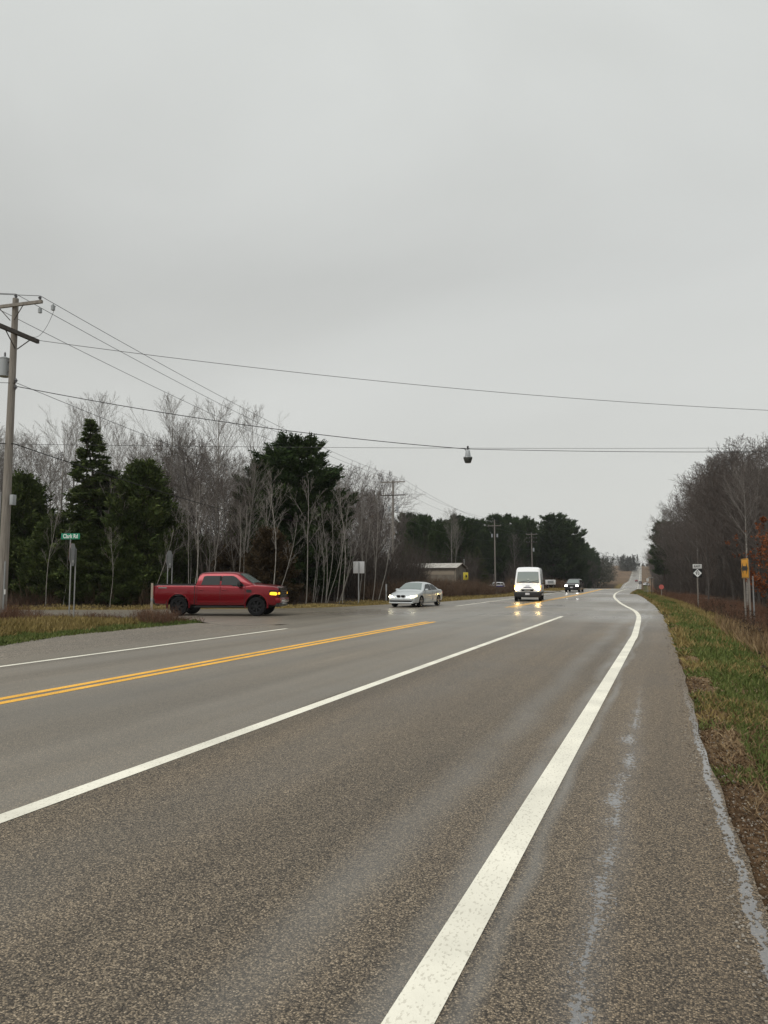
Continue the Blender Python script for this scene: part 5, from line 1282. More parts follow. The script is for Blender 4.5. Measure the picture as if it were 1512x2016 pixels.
# oak that keeps its rust leaves
def leafy_proto():
    root = tree_proto('leafy_oak', 99, SP(n=(18, 9, 5), t0=(0.2, 0.2, 0.1), ang=((45, 75), (35, 60), (30, 60)), ratio=(0.4, 0.5, 0.45), r0=0.1), 6.5, 0, 'bark', 'twig_brown')
    rs = np.random.RandomState(3); cr_ = [c for c in root.children if c.name.startswith('crown')][0]
    co = np.empty(len(cr_.data.vertices) * 3, np.float32); cr_.data.vertices.foreach_get('co', co); co = co.reshape(-1, 3)
    sel = co[rs.randint(0, len(co), 5200)]; dn = vnoise(sel[:, 0] + sel[:, 2], sel[:, 1] + sel[:, 2] * .5, 0.9, 5); sel = sel[dn > 0.38]
    V, Fq, Ft = blades(sel, rs.normal(size=(len(sel), 3)) + np.array([0, 0, -.5]), rs.uniform(.09, .17, len(sel)), rs.uniform(.05, .09, len(sel)), rs)
    np_mesh('leaves', V, Fq, M['oakleaf'], root, Ft); return root
PROTO['leafy'] = [leafy_proto()]
for k in PROTO:
    for o in PROTO[k]: o['unused'] = 1
used = set(); NTREE = 0
def tree(kind, x, y, h, label, cat, group=None, i=None, rz=None, wide=1.0, lean=None):
    global NTREE
    p0 = PROTO[kind][rnd.randrange(len(PROTO[kind])) if i is None else i]
    if p0.name in used: o = copy_tree(p0)
    else: o = p0; used.add(p0.name)
    for k_ in ('unused',):
        if k_ in o: del o[k_]
    s = h / p0['h0']; ws_ = s * wide
    if kind in ('aspen', 'oak'): ws_ *= rnd.uniform(0.9, 1.15)
    o.scale = (ws_, ws_, s); o.location = (x, y, gz((x, y)) - 0.05)
    a, b_ = (rnd.gauss(0, 0.025), rnd.gauss(0, 0.025)) if lean is None else lean
    o.rotation_euler = (a, b_, rnd.uniform(0, 6.28) if rz is None else rz)
    for k_ in ('label', 'category', 'group'):
        if k_ in o: del o[k_]
    setp(o, label, cat, group); NTREE += 1
    return o
def tree_px(kind, u, D, vtop, label, cat, **k):
    p = pd(u, 1138, D); h = pd(u, vtop, D).z - gz(p)
    return tree(kind, p.x, p.y, h, label, cat, **k)
PU = [-300, 0, 60, 120, 190, 225, 255, 320, 360, 400, 440, 480, 515, 545, 575, 610, 640, 690, 750, 775, 800, 850, 900, 960, 1000, 1050, 1085, 1110, 1130, 1160, 1180, 1200, 1225, 1245]
PV = [800, 810, 815, 785, 765, 800, 850, 768, 780, 780, 785, 800, 792, 840, 880, 905, 925, 908, 930, 985, 1012, 1016, 1012, 1018, 1014, 1026, 1017, 1027, 1048, 1077, 1092, 1096, 1098, 1100]
QU = [1262, 1272, 1285, 1300, 1318, 1325, 1345, 1370, 1400, 1440, 1480, 1512, 1600, 2200]
QV = [1108, 1080, 1048, 1034, 1022, 968, 935, 905, 893, 890, 872, 852, 835, 770]
def project(p):
    Xc = p[0] * CT + p[1] * ST; Zc = -p[0] * ST + p[1] * CT
    return 756 + F * Xc / Zc / (math.cos(PH)), Zc
def hmax(p, U, Vv):
    u, D = project(p); v = float(np.interp(u, U, Vv)); return pd(u, v, D).z - gz(p), u, D
# --- left wood: the trees one can tell apart
BT = 'bare tree'
tree_px('spruce', 172, 47, 818, 'tall dark spruce with a thin ragged top behind the street name sign', 'spruce', wide=1.15, i=0)
tree_px('bushy', 268, 47.5, 912, 'broad olive green conifer left of the far stop sign', 'conifer', wide=1.0, i=0)
tree_px('bushy', 215, 49, 930, 'bushy dark green conifer halfway between the two stop signs', 'conifer', wide=1.05, i=1)
tree_px('bushy', 42, 48, 935, 'dark conifer just right of the tall left pole', 'conifer', wide=0.9, i=1)
tree_px('bushy', 100, 46.5, 1020, 'low green conifer left of the near stop sign', 'conifer', wide=1.2, i=0)
tree_px('bushy', 165, 46, 1035, 'low green conifer right of the near stop sign', 'conifer', wide=1.25, i=1)
tree_px('bushy', 318, 48.5, 1000, 'low olive conifer rising directly behind the far stop sign', 'conifer', wide=1.1, i=0)
tree_px('bushy', 240, 45.5, 1078, 'lowest round evergreen bush left of the pickup tailgate', 'conifer', wide=1.3, i=1)
tree_px('pine', 578, 52.5, 874, 'big rounded dark pine with a broad crown right of centre of the wood', 'pine', wide=1.25, i=0)
tree_px('pine', 618, 53.5, 950, 'dark pine whose boughs reach out to the right over the bare trees', 'pine', wide=1.3, i=0)
tree_px('pine', 528, 55, 915, 'dark pine half hidden behind the leaning pale trunk', 'pine', wide=1.1, i=0)
tree_px('brownfir', 530, 46.2, 1045, 'rust brown fir behind the cab of the pickup', 'fir', wide=1.25)
tree_px('brownfir', 455, 48, 1075, 'smaller browned fir above the pickup bed', 'fir', wide=1.3)
tree_px('aspen', 322, 58, 764, 'tall pale aspen with a fan shaped crown right of the spruce', BT, i=0, wide=1.1)
tree_px('aspen', 192, 60, 762, 'tall pale aspen whose top shows above the spruce', BT, i=1, wide=1.1)
tree_px('aspen', 425, 57, 776, 'pale aspen with many upright limbs behind the pickup roof', BT, i=2, wide=1.1)
tree_px('aspen', 515, 57, 790, 'slender pale aspen standing above the big dark pine', BT, i=3)
tree_px('aspen', 474, 48.5, 895, 'pale trunk leaning right in front of the dark pine', BT, i=2, lean=(0.0, 0.16), rz=-0.3, wide=.9)
tree_px('oak', 698, 62, 904, 'round crowned bare tree above the square sign back', BT, i=0, wide=0.9)
tree_px('oak', 745, 91, 918, 'brown bare tree left of the pole with two crossarms', BT, i=1, wide=0.9)
tree_px('aspen', 890, 128, 998, 'lone pale bare tree rising above the pines behind the shed', BT, i=1, wide=1.2)
tree_px('spruce', 792, 78, 1082, 'dark little conifer at the left end of the shed', 'conifer', wide=1.3, i=1)
tree_px('spruce', 940, 150, 1075, 'dark conifer between the shed and the white parked car', 'conifer', wide=1.4, i=0)
tree_px('pine', 1088, 205, 1016, 'tallest dark pine with a square top above the dark oncoming car', 'pine', wide=1.3, i=1)
tree_px('pine', 1112, 215, 1030, 'dark pine stepping down to the right of the tallest one', 'pine', wide=1.3, i=0)
GL = 'bare trees of the wood behind the side road'; GLc = 'conifers among the bare trees behind the side road'
ZL = ((0, 'left of the tall pole'), (60, 'beside the tall left pole'), (200, 'behind the near stop sign'), (300, 'between the two stop signs'), (400, 'above the pickup bed'), (500, 'above the pickup cab'), (600, 'above the pickup hood'), (690, 'between the pickup and the square sign'), (790, 'around the pole with two crossarms'),
      (925, 'behind the tan shed'), (1000, 'behind the white parked car'), (1075, 'behind the white van'), (1150, 'above the dark oncoming car'), (1262, 'at the far end of the left wood'), (1330, 'at the far end of the right wood'), (1395, 'left of the route marker'), (1460, 'between the route marker and the arrow board'), (1530, 'behind the arrow board'), (9999, 'past the right edge'))
CORR = ((774, 10, 86), (975, 6, 142), (1048, 5, 182), (1075, 4, 232), (1104, 4, 262), (852, 60, 108), (973, 22, 178))
def zone(u):
    for a, b_ in ZL:
        if u < a: return b_
def labels_far(l): return l is labF
def fill(n, sampler, U, Vv, kinds, lab, groups, drop=(0.72, 1.0), mind=1.6, avoid=(), hcap=19):
    pts = []; tries = 0
    while len(pts) < n and tries < n * 60:
        tries += 1; x, y = sampler()
        if any((x - a) ** 2 + (y - b_) ** 2 < mind ** 2 for a, b_ in pts): continue
        if any((x - a) ** 2 + (y - b_) ** 2 < r_ ** 2 for a, b_, r_ in avoid): continue
        hm, u, D = hmax((x, y), U, Vv)
        if lab is labL and ((125 < u < 220 and D < 58) or (480 < u < 665 and D < 62)): continue
        h = min(hm, hcap) * rnd.uniform(*drop)
        if h < 2.5 or any(abs(u - pu) < pw_ + 1.9 * F / D and D < pD for pu, pw_, pD in CORR) or D < 40: continue
        pts.append((x, y)); r_ = rnd.random(); acc = 0
        for kd, pr_, hs in kinds:
            acc += pr_
            if r_ <= acc: break
        if kd == 'pine' and u < 790: kd, hs = 'oak', 0.9
        if kd == 'spruce' and 640 < u < 790: hs = 0.4
        tree(kd, x, y, h * hs, ('tall ' if h * hs > 12.5 else 'mid sized ' if h * hs > 8 else 'short ') + lab[kd][0] + ' ' + zone(u), lab[kd][1], groups[kd], wide=rnd.uniform(1.0, 1.35) if kd in ('spruce', 'bushy') else (rnd.uniform(.62, .85) if kd == 'pine' and labels_far(lab) else rnd.uniform(.9, 1.1)))
    return pts
shed_c = pd(850, 1138, 114)
AV = [(shed_c.x, shed_c.y, 9.0), (P2b.x, P2b.y, 1.5), (ws_ and wp.x, wp.y, 7)]
def s_clark():
    Z = rnd.uniform(45.5, 72); X_ = rnd.uniform(-44, 4); p = cw(X_, Z)
    if p.x > float(xl(p.y)) - 7: return s_clark()
    return p.x, p.y
labF = None
labL = {'bushy': ('green conifer', 'conifer'), 'aspen': ('pale upright bare tree', BT), 'oak': ('dark limbed bare tree', BT),
        'spruce': ('green conifer', 'conifer'), 'pine': ('dark pine among bare trees', 'pine'), 'sapling': ('', '')}
gL = {'bushy': GLc, 'aspen': GL, 'oak': GL, 'spruce': GLc, 'pine': GLc}
fill(96, s_clark, PU, PV, (('aspen', 0.52, 1), ('oak', 0.20, 0.85), ('bushy', 0.24, 0.45), ('pine', 0.04, 0.45)), labL, gL, (0.7, 0.98), 1.5)
# thin pale saplings at the front edge
def s_edge():
    r_ = rnd.random()
    u = rnd.uniform(20, 330) if r_ < 0.3 else (rnd.uniform(330, 600) if r_ < 0.5 else rnd.uniform(600, 770)); D = rnd.uniform(43.5, 48) if u < 600 else rnd.uniform(46, 56)
    p = pd(u, 1138, D)
    if p.x > float(xl(p.y)) - 2.5 or abs(u - 774) < 30 or abs(u - 334) < 18 or abs(u - 143) < 14: return s_edge()
    return p.x, p.y
for k in range(44):
    x, y = s_edge(); hm, u, D = hmax((x, y), PU, PV)
    lb = 'thin pale leaning sapling ' + zone(u)
    tree('sapling', x, y, rnd.uniform(4.0, 8.5), lb, 'sapling', 'saplings along the wood edge', rz=TH + rnd.uniform(-0.7, 0.7), lean=(0, rnd.uniform(-.02, 0.1)))
# wood along the highway beyond the shed
def s_far():
    Y = rnd.uniform(0, 1) ** 1.15 * 330 + 70; off = rnd.uniform(10, 40) if Y > 255 else (rnd.uniform(18, 46) if Y > 118 else rnd.uniform(20, 48))
    return float(xl(Y)) - off, Y
labF = {'aspen': ('bare pale tree', BT), 'oak': ('brown bare tree', BT), 'pine': ('dark green pine', 'pine'), 'spruce': ('dark pointed conifer', 'conifer')}
gF = {'aspen': 'bare trees beyond the shed', 'oak': 'bare trees beyond the shed', 'pine': 'conifers beyond the shed', 'spruce': 'conifers beyond the shed'}
for uu in range(990, 1172, 15):
    best = min(((abs(project((float(xl(Y)) - (20 if Y < 250 else 12), Y))[0] - uu), Y) for Y in range(120, 440, 4)))
    Y = best[1]; x = float(xl(Y)) - (20 if Y < 250 else 12) - rnd.uniform(0, 4)
    hm, u, D = hmax((x, Y), PU, PV)
    if abs(u - 973) < 26 and D < 178: continue
    tree('pine', x, Y, min(hm, 20) * rnd.uniform(.93, 1.0), 'dark roadside pine ' + zone(u), 'pine', 'pines along the road side of the far wood', wide=rnd.uniform(.8, 1.0))
fill(165, s_far, PU, PV, (('pine', 0.62, 1), ('oak', 0.2, 0.8), ('aspen', 0.06, 0.9), ('spruce', 0.12, 0.7)), labF, gF, (0.86, 1.0), 2.3, AV, 20)
# right wood
tree_px('oak', 1392, 70, 1000, 'crooked pale limbed bare tree just right of the route marker', BT, i=1, wide=0.8)
tree_px('aspen', 1470, 62, 900, 'pale bent trunk in the right wood above the arrow board', BT, i=2)
tree_px('pine', 1308, 205, 1028, 'dark pine with drooping boughs at the far left end of the right wood', 'pine', i=2, wide=1.0)
tree_px('pine', 1492, 130, 935, 'dark pine top showing through the bare crowns at the right edge', 'pine', i=0, wide=.9)
tree_px('leafy', 1512, 43, 1015, 'small oak keeping rust coloured leaves at the right edge', 'oak', wide=1.0)
tree_px('leafy', 1560, 46, 1000, 'rust leaved oak just outside the right edge', 'oak', wide=1.0)
def s_right():
    Y = rnd.uniform(0, 1) ** 1.25 * 400 + 44; lo = float(np.interp(Y, [44, 70, 130, 200, 600], [8.3, 8.3, 5.6, 4.2, 2.6]))
    off = lo + rnd.uniform(0, 1) ** 1.6 * 26
    return float(CX(Y)) + off, Y
labR = {'aspen': ('pale stemmed bare tree', BT), 'oak': ('dense twiggy brown tree', BT), 'pine': ('dark pine', 'pine'), 'spruce': ('low dark conifer', 'conifer')}
gR = {'aspen': 'bare trees right of the highway', 'oak': 'bare trees right of the highway', 'pine': 'conifers right of the highway', 'spruce': 'conifers right of the highway'}
fill(190, s_right, QU, QV, (('oak', 0.76, 1), ('aspen', 0.06, 0.92), ('pine', 0.05, 0.8), ('spruce', 0.13, 0.55)), labR, gR, (0.8, 1.02), 1.9, (), 21)
for k in PROTO:
    for o in list(PROTO[k]):
        if 'unused' in o:
            for c in list(o.children): bpy.data.objects.remove(c)
            bpy.data.objects.remove(o)
for o in COL.objects:
    if 'h0' in o: del o['h0']

# ------------------------------------------------------------------ undergrowth, brush and grass (nobody could count these)
M['thicket'] = island_mat('grey_thicket_twigs', [(0.035, 0.028, 0.024), (0.07, 0.058, 0.05), (0.12, 0.105, 0.09)], 0.95, 0.3)
M['brush_brown'] = island_mat('brown_brush_twigs', [(0.05, 0.034, 0.024), (0.10, 0.066, 0.045), (0.16, 0.11, 0.075)], 0.95, 0.4)
M['brush_red'] = island_mat('red_brush_twigs', [(0.06, 0.032, 0.022), (0.115, 0.062, 0.04), (0.19, 0.12, 0.075)], 0.95, 0.5)
M['grass_green'] = island_mat('green_grass', [(0.05, 0.075, 0.02), (0.09, 0.12, 0.03), (0.20, 0.19, 0.07)], 0.8, 0.5)
M['grass_gold'] = island_mat('yellowing_grass', [(0.12, 0.10, 0.03), (0.22, 0.165, 0.06), (0.34, 0.26, 0.12)], 0.85, 0.4)
M['grass_dead'] = island_mat('dead_grass', [(0.09, 0.055, 0.03), (0.19, 0.125, 0.065), (0.36, 0.27, 0.16)], 0.9, 0.9)
M['litter'] = island_mat('leaf_litter', [(0.035, 0.022, 0.014), (0.10, 0.06, 0.033), (0.24, 0.165, 0.095)], 0.9, 1.6)
M['seed'] = island_mat('dark_weed_stalks', [(0.022, 0.015, 0.012), (0.045, 0.032, 0.024), (0.10, 0.075, 0.05)], 0.9, 0.8)
RS = np.random.RandomState(21)
def gzv(P): return tz(P[:, 0], P[:, 1])
def bushes(name, pts, hs, material, label, stems=9, twigs=4, spread=0.35, w=0.018, tw=0.5):
    """clumps of upright stems with side twigs"""
    pts = np.asarray(pts, float); n = len(pts); hs = np.asarray(hs) * np.ones(n)
    B = np.repeat(pts, stems, 0); Hh = np.repeat(hs, stems) * RS.uniform(0.55, 1.0, n * stems)
    z = np.repeat(gzv(pts), stems)
    C = np.stack([B[:, 0] + RS.normal(size=len(B)) * .12, B[:, 1] + RS.normal(size=len(B)) * .12, z - 0.05], 1)
    D = np.stack([RS.normal(size=len(B)) * spread, RS.normal(size=len(B)) * spread, np.ones(len(B))], 1); D /= np.linalg.norm(D, axis=1, keepdims=True)
    V1, Q1, T1_ = blades(C, D, Hh, w * RS.uniform(.7, 1.5, len(B)), RS)
    k = twigs; C2 = np.repeat(C, k, 0); D2 = np.repeat(D, k, 0); H2 = np.repeat(Hh, k)
    q = RS.uniform(0.25, 0.95, len(C2)); P2 = C2 + D2 * (H2 * q)[:, None]
    Dn = D2 * 0.9 + RS.normal(size=D2.shape) * 0.55
    V2, Q2, T2 = blades(P2, Dn, np.minimum(H2 * RS.uniform(.2, .5, len(C2)), 1.8) * (tw / .5), w * .62, RS)
    o_ = len(V1)
    o = np_mesh(name, np.concatenate([V1, V2]), np.concatenate([Q1, Q2 + o_]), material, None, np.concatenate([T1_, T2 + o_]))
    return setp(o, label, 'undergrowth', kind='stuff')
def scat(n, fn):
    out = []
    while len(out) < n:
        p = fn()
        if p is not None: out.append(p)
    return np.array(out)
def rel_left(Zlo, Zhi, Xlo, Xhi, gap):
    def f():
        p = cw(RS.uniform(Xlo, Xhi), RS.uniform(Zlo, Zhi))
        return None if p.x > float(xl(p.y)) - gap else (p.x, p.y)
    return f
pL = scat(2600, rel_left(47, 84, -52, 4, 7)); bushes('undergrowth', pL, RS.uniform(2.0, 6.5, len(pL)), M['thicket'], 'tangled grey undergrowth filling the wood behind the side road', 8, 6, 0.22, 0.03)
pL = scat(900, rel_left(44.6, 49, -46, 2, 4.5)); bushes('undergrowth', pL, RS.uniform(.5, 1.6, len(pL)), M['brush_brown'], 'low brown brush along the front of the left wood', 10, 4, 0.35, 0.016)
def seen0(p):
    u, D = project((p[0], p[1])); return (abs(u - 973) < 34 and D < 180) or (abs(u - 1081) < 16 and D < 124)
def f_far():
    Y = 85 + 330 * RS.rand() ** 1.3; off = RS.uniform(13, 50); x = float(xl(Y)) - off
    if seen0((x, Y)): return None
    if (x - shed_c.x) ** 2 + (Y - shed_c.y) ** 2 < 81: return None
    if Y < 112 and off < 24: return None
    return (x, Y)
pF = scat(2600, f_far); bushes('undergrowth', pF, RS.uniform(2.5, 7.5, len(pF)), M['thicket'], 'tangled dark undergrowth in the roadside wood beyond the shed', 8, 5, 0.2, 0.05, .7)
def f_right():
    Y = 42 + 380 * RS.rand() ** 1.5; lo = float(np.interp(Y, [44, 70, 130, 200, 600], [8.5, 8.0, 5.5, 3.6, 2.2])); x = float(CX(Y)) + lo + RS.rand() ** 1.3 * 34
    return (x, Y)
pR = scat(3600, f_right); bushes('undergrowth', pR, RS.uniform(2.0, 9.0, len(pR)) * np.clip(pR[:, 1] / 90, .6, 1), M['thicket'], 'tangled dark undergrowth in the wood right of the highway', 8, 6, 0.24, 0.035, .7)
# brown brush in front of the shed and along the left of the highway
def seen(p, hw=0):
    u, D = project((p[0], p[1]))
    return (abs(u - 973) < 30 + hw and 80 < D < 180) or (abs(u - 1081) < 14 + hw and 70 < D < 124)
def f_brush():
    Y = RS.uniform(52, 150); off = 2.6 + RS.rand() ** 1.2 * (13 if Y < 96 else 7)
    if 84 < Y < 101 and off < 20 and Y > 86: return None
    q = (float(xl(Y)) - off, Y)
    return None if seen(q) else q
pB = scat(2200, f_brush); bushes('brush', pB, RS.uniform(.8, 1.9, len(pB)), M['brush_brown'], 'brown leafless brush between the highway and the shed', 11, 5, 0.35, 0.02)
# red brown brush in the right ditch
def f_rb():
    Y = 14 + 95 * RS.rand() ** 1.1; off = float(np.interp(Y, [14, 30, 60, 110], [3.4, 3.3, 3.2, 2.6])) + RS.rand() ** 1.3 * 5
    return (float(xr(Y)) + off, Y)
pB = scat(1500, f_rb); bushes('brush', pB, RS.uniform(.4, 1.15, len(pB)), M['brush_red'], 'reddish brown brush and weeds filling the ditch at the right', 11, 5, 0.35, 0.012)
# brush on the island in front of the pickup and by the pole
def isl_pts(n, u0, u1, v0, v1, cond=None):
    out = []
    while len(out) < n:
        p = px(RS.uniform(u0, u1), RS.uniform(v0, v1)); x, y = p.x, p.y
        d, dr, dl, dc = ground_info(np.array([x]), np.array([y]))
        if d[0] < 0.12: continue
        out.append((x, y))
    return np.array(out)
pI = np.concatenate([isl_pts(90, -60, 75, 1210, 1235), isl_pts(70, 75, 275, 1211, 1222), isl_pts(60, 268, 345, 1213, 1230), isl_pts(26, 345, 415, 1214, 1226)])
hI = np.concatenate([RS.uniform(.4, .95, 90), RS.uniform(.2, .5, 70), RS.uniform(.25, .8, 60), RS.uniform(.12, .35, 26)])
bushes('brush', pI, hI, M['brush_red'], 'dry purplish weeds on the grass island left of the pickup', 12, 6, 0.4, 0.010)

def grass(name, pts, h, w, lean, material, label, cat='grass'):
    pts = np.asarray(pts); n = len(pts)
    C = np.stack([pts[:, 0], pts[:, 1], gzv(pts) - 0.01], 1)
    D = np.stack([RS.normal(size=n) * lean, RS.normal(size=n) * lean, np.abs(RS.normal(size=n)) * .3 + .5], 1)
    V, Q, T = blades(C, D, RS.uniform(.5, 1.1, n) * h, RS.uniform(.7, 1.3, n) * w, RS)
    return setp(np_mesh(name, V, Q, material, None, T), label, cat, kind='stuff')
def verge(n, y0, y1, o0, o1, pw=1.0, patch=None, th=0.0):
    Y = np.exp(RS.uniform(math.log(y0), math.log(y1), n * 3)); t = RS.rand(n * 3) ** pw
    X = xr(Y) + o0 + (o1 - o0) * t
    if patch is not None:
        k = vnoise(X, Y, patch, 31) > th; X, Y = X[k], Y[k]
    return np.stack([X, Y], 1)[:n]
def sz(P, a): return a * np.clip(P[:, 1] / 9, 0.55, 3.0)
P = verge(45000, 1.6, 10, 0.02, 3.4, 1.2); grass('dead_grass', P, 0.05 * np.clip(P[:, 1] / 5, .8, 1.6), sz(P, .012), 1.6, M['litter'], 'matted dead grass and fallen leaves beside the near pavement edge')
P = verge(26000, 1.8, 12, 0.25, 4.5, 1.0); grass('dead_grass', P, 0.13, sz(P, .010), 0.9, M['grass_dead'], 'tufts of dead brown grass on the near right verge')
P = verge(30000, 7, 95, 0.0, 1.0, 1.0); grass('dead_grass', P, 0.05, sz(P, .02), 1.6, M['grass_dead'], 'flattened straw coloured grass along the right pavement edge')
P = verge(18000, 8, 110, 0.15, 3.0, 1.0, 0.8, 0.45); grass('yellow_grass', P, np.clip(P[:, 1] / 80, .13, .28), sz(P, .012), .7, M['grass_gold'], 'pale dry tufts mixed through the green verge')
P = verge(7000, 6, 60, 0.1, 0.8, 1.0, 1.7, 0.52); grass('green_grass', P, .10, sz(P, .012), 0.8, M['grass_green'], 'green tufts breaking into the straw coloured edge strip')
P = verge(34000, 7, 110, 0.5, 2.1, 1.0); grass('green_grass', P, np.clip(P[:, 1] / 90, .11, .24), sz(P, .012), 0.6, M['grass_green'], 'green grass strip on the right verge')
P = verge(9000, 2.2, 8, 0.9, 4.0, 1.0, 1.2, 0.6); grass('green_grass', P, .12, sz(P, .010), 0.7, M['grass_green'], 'scattered green tufts on the near right verge')
P = verge(40000, 8, 110, 1.9, 5.2, 1.0); grass('yellow_grass', P, np.clip(P[:, 1] / 70, .2, .42), sz(P, .012), 0.55, M['grass_gold'], 'taller yellowing grass behind the green strip at the right')
P = verge(9000, 8, 34, 1.9, 4.8, 0.9, 0.9, 0.3); grass('tall_grass', P, np.clip(.38 + P[:, 1] / 90, .4, .65), sz(P, .010), 0.3, M['grass_dead'], 'tall tan dead grass rising behind the green strip at the right edge')
def island(n, u0, u1, v0, v1):
    U_, V_ = RS.uniform(u0, u1, n * 3), RS.uniform(v0, v1, n * 3)
    P = np.array([px(a, b_)[:2] for a, b_ in zip(U_, V_)]); d = ground_info(P[:, 0], P[:, 1])[0]
    return P[d > 0.05][:n]
P = island(26000, -120, 430, 1209, 1275); dI = ground_info(P[:, 0], P[:, 1])[0]
k = dI + (vnoise(P[:, 0], P[:, 1], 1.1, 8) - .5) * 1.5 < 1.5
grass('green_grass', P[k], .17, .025, 0.5, M['grass_green'], 'green grass along the front of the island left of the pickup')
grass('yellow_grass', P[~k], .30, .025, 0.45, M['grass_gold'], 'golden grass across the middle of the island left of the pickup')
def f_ce():
    p = cw(RS.uniform(-50, 3), RS.uniform(40.2, 44.8))
    d = ground_info(np.array([p.x]), np.array([p.y]))[0][0]
    return (p.x, p.y) if d > 0.05 else None
P = scat(7000, f_ce); grass('yellow_grass', P, .2, .035, 0.6, M['grass_gold'], 'low yellowish grass bank along the far side of the side road')
def f_le():
    Y = 44 + 110 * RS.rand() ** 1.2; x = float(xl(Y)) - RS.uniform(0.05, 3.2); return (x, Y) if not 87 < Y < 99 else None
P = scat(9000, f_le); grass('yellow_grass', P, .2, .04, 0.6, M['grass_gold'], 'grass strip along the left edge of the highway')
# weed stalks with seed heads on the right
def stalks(n, y0, y1, o0, o1, h0, h1, label, w=.008):
    P = verge(n, y0, y1, o0, o1); n = len(P)
    Hh = RS.uniform(h0, h1, n); C = np.stack([P[:, 0], P[:, 1], gzv(P)], 1); D = np.stack([RS.normal(size=n) * .12, RS.normal(size=n) * .12, np.ones(n)], 1)
    V, Q, T = blades(C, D, Hh, w, RS)
    kk = 9; C2 = np.repeat(C, kk, 0); D2 = np.repeat(D, kk, 0); H2 = np.repeat(Hh, kk); q = RS.uniform(.45, 1.0, len(C2))
    V2, Q2, T2 = blades(C2 + D2 * (H2 * q)[:, None], D2 * .8 + RS.normal(size=D2.shape) * .5, RS.uniform(.05, .2, len(C2)), w * .8, RS)
    C3 = np.repeat(C + D * (Hh * .97)[:, None], 5, 0) + RS.normal(size=(n * 5, 3)) * .012
    V3, Q3, T3 = blades(C3, RS.normal(size=(n * 5, 3)), RS.uniform(.03, .06, n * 5), .03, RS)
    a, b_ = len(V), len(V) + len(V2)
    return setp(np_mesh('weed_stalks', np.concatenate([V, V2, V3]), np.concatenate([Q, Q2 + a, Q3 + b_]), M['seed'], None, np.concatenate([T, T2 + a, T3 + b_])), label, 'weeds', kind='stuff')
stalks(300, 7.5, 13, 1.1, 3.2, .3, .9, 'dark dry weed stalks standing at the right edge of the picture', .009)
stalks(520, 13, 48, 2.2, 5.5, .4, 1.1, 'dry seed headed weeds round the arrow board posts', .012)

# far wood on the hill and along the distant road
M['farwood'] = island_mat('distant_trees', [(0.022, 0.028, 0.016), (0.045, 0.045, 0.032), (0.085, 0.07, 0.055)], 0.95, 0.05)
def far_wood(n, fn, hf, label, nb=150, bs=(.5, 1.3), pointed=.3):
    Cs, Ds = [], []; 
    for _ in range(n):
        r_ = fn()
        if r_ is None: continue
        x, y = r_; z = gz((x, y)); h = hf(x, y) * RS.uniform(.75, 1.05); rr_ = h * RS.uniform(.2, .3); pt = RS.rand() < pointed
        t = RS.rand(nb); rad = rr_ * ((1 - t) if pt else np.sqrt(np.clip(1 - ((t - .5) / .52) ** 2, 0, 1))) * np.sqrt(RS.rand(nb)); a = RS.uniform(0, 6.28, nb)
        Cs.append(np.stack([x + rad * np.cos(a), y + rad * np.sin(a), z + h * t], 1)); Ds.append(RS.normal(size=(nb, 3)) * .5 + np.array([0, 0, .8]))
    C, D = np.concatenate(Cs), np.concatenate(Ds)
    V, Q, T = blades(C, D, RS.uniform(*bs, len(C)), RS.uniform(.25, .5, len(C)), RS)
    return setp(np_mesh('distant_wood', V, Q, M['farwood'], None, T), label, 'distant wood', kind='stuff')
def f1():
    Y = RS.uniform(330, 640); return (float(xl(Y)) - RS.uniform(9, 75), Y)
far_wood(260, f1, lambda x, y: max(5, min(17, 1.7 + (1138 - 1100) * y / F - gz((x, y)))), 'hazy grey wood along the left of the distant road')
def f2():
    Y = RS.uniform(1010, 1180); return (CX(Y) + RS.uniform(-160, 160), Y)
far_wood(260, f2, lambda x, y: 17 if abs(x - CX(y) + 9) > 14 else 3, 'low line of trees along the hilltop', 110, (.8, 2))
def f3():
    Y = RS.uniform(420, 1000); return (CX(Y) + RS.uniform(6, 60), Y)
far_wood(330, f3, lambda x, y: 14, 'distant wood along the right of the far road')
# the pointed tree group on the hill left of the road
def f4():
    Y = RS.uniform(820, 870); return (pd(1236, 1100, 840).x + RS.normal() * 5, Y)
far_wood(26, f4, lambda x, y: 16, 'dark pointed clump of trees on the hillside left of the road', 240, (.8, 1.8), .9)

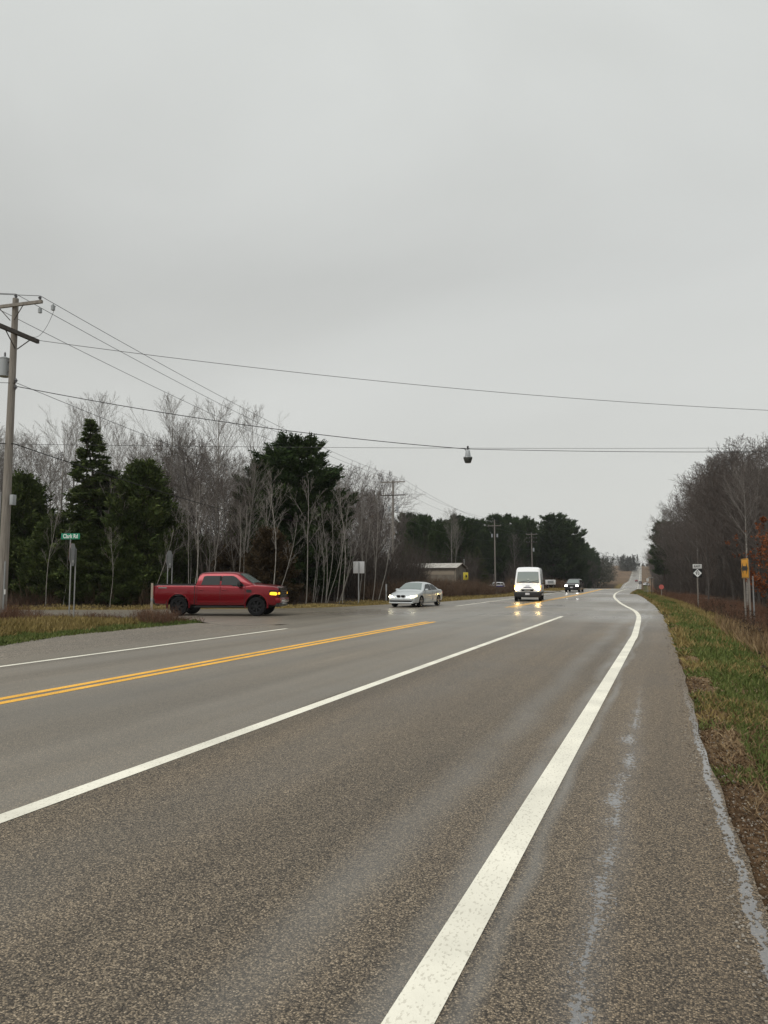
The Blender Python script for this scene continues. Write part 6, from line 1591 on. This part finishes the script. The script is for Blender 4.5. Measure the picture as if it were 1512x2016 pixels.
# small stones crumbled off the pavement edge
def stones(n, y0, y1, o0, o1, s0, s1, label):
    P = verge(n, y0, y1, o0, o1); n = len(P); base = np.array([[1, 0, 0], [0, 1, 0], [-1, 0, 0], [0, -1, 0], [0, 0, .7], [0, 0, -.5]], float)
    sc_ = RS.uniform(s0, s1, (n, 1, 1)) * RS.uniform(.6, 1.3, (n, 6, 3)); a = RS.uniform(0, 6.28, n)
    V = base[None] * sc_; x = V[..., 0] * np.cos(a)[:, None] - V[..., 1] * np.sin(a)[:, None]; y = V[..., 0] * np.sin(a)[:, None] + V[..., 1] * np.cos(a)[:, None]
    z = np.maximum(gzv(P), np.where(P[:, 0] < xr(P[:, 1]) + .1, road_z(5), -9))
    V = np.stack([x + P[:, 0:1], y + P[:, 1:2], V[..., 2] + z[:, None] + s0 * .3], -1).reshape(-1, 3)
    f = np.array([[0, 1, 4], [1, 2, 4], [2, 3, 4], [3, 0, 4], [1, 0, 5], [2, 1, 5], [3, 2, 5], [0, 3, 5]])
    T = (f[None] + (np.arange(n) * 6)[:, None, None]).reshape(-1, 3)
    return setp(np_mesh('edge_gravel', V, None, M['stone'], None, T), label, 'gravel', kind='stuff')
M['stone'] = island_mat('loose_stones', [(0.08, 0.065, 0.05), (0.2, 0.17, 0.135), (0.42, 0.38, 0.32)], 0.9, 2)
stones(5000, 1.6, 30, -0.10, 0.4, .005, .015, 'loose gravel crumbled off the right pavement edge')
P = verge(9000, 1.6, 30, -0.16, 0.3, 1.0); grass('dead_grass', P, 0.06, sz(P, .009), 1.4, M['litter'], 'dead blades and leaves spilling over the pavement edge')

# ------------------------------------------------------------------ haze
hb = MB().box((-100, 560, 40), (1500, 1560, 110)).build('haze', [bpy.data.materials.new('haze_air')]); hb.location.z = -1
hb.data.materials[0].use_nodes = True
hn = hb.data.materials[0].node_tree; hn.nodes.clear()
ho = hn.nodes.new('ShaderNodeOutputMaterial'); hv = hn.nodes.new('ShaderNodeVolumePrincipled')
hv.inputs['Color'].default_value = (0.93, 0.95, 0.97, 1); hv.inputs['Density'].default_value = 0.00018; hv.inputs['Anisotropy'].default_value = 0.2
hn.links.new(hv.outputs[0], ho.inputs['Volume']); setp(hb, 'thin grey haze in the damp air over the road', 'haze', kind='stuff')
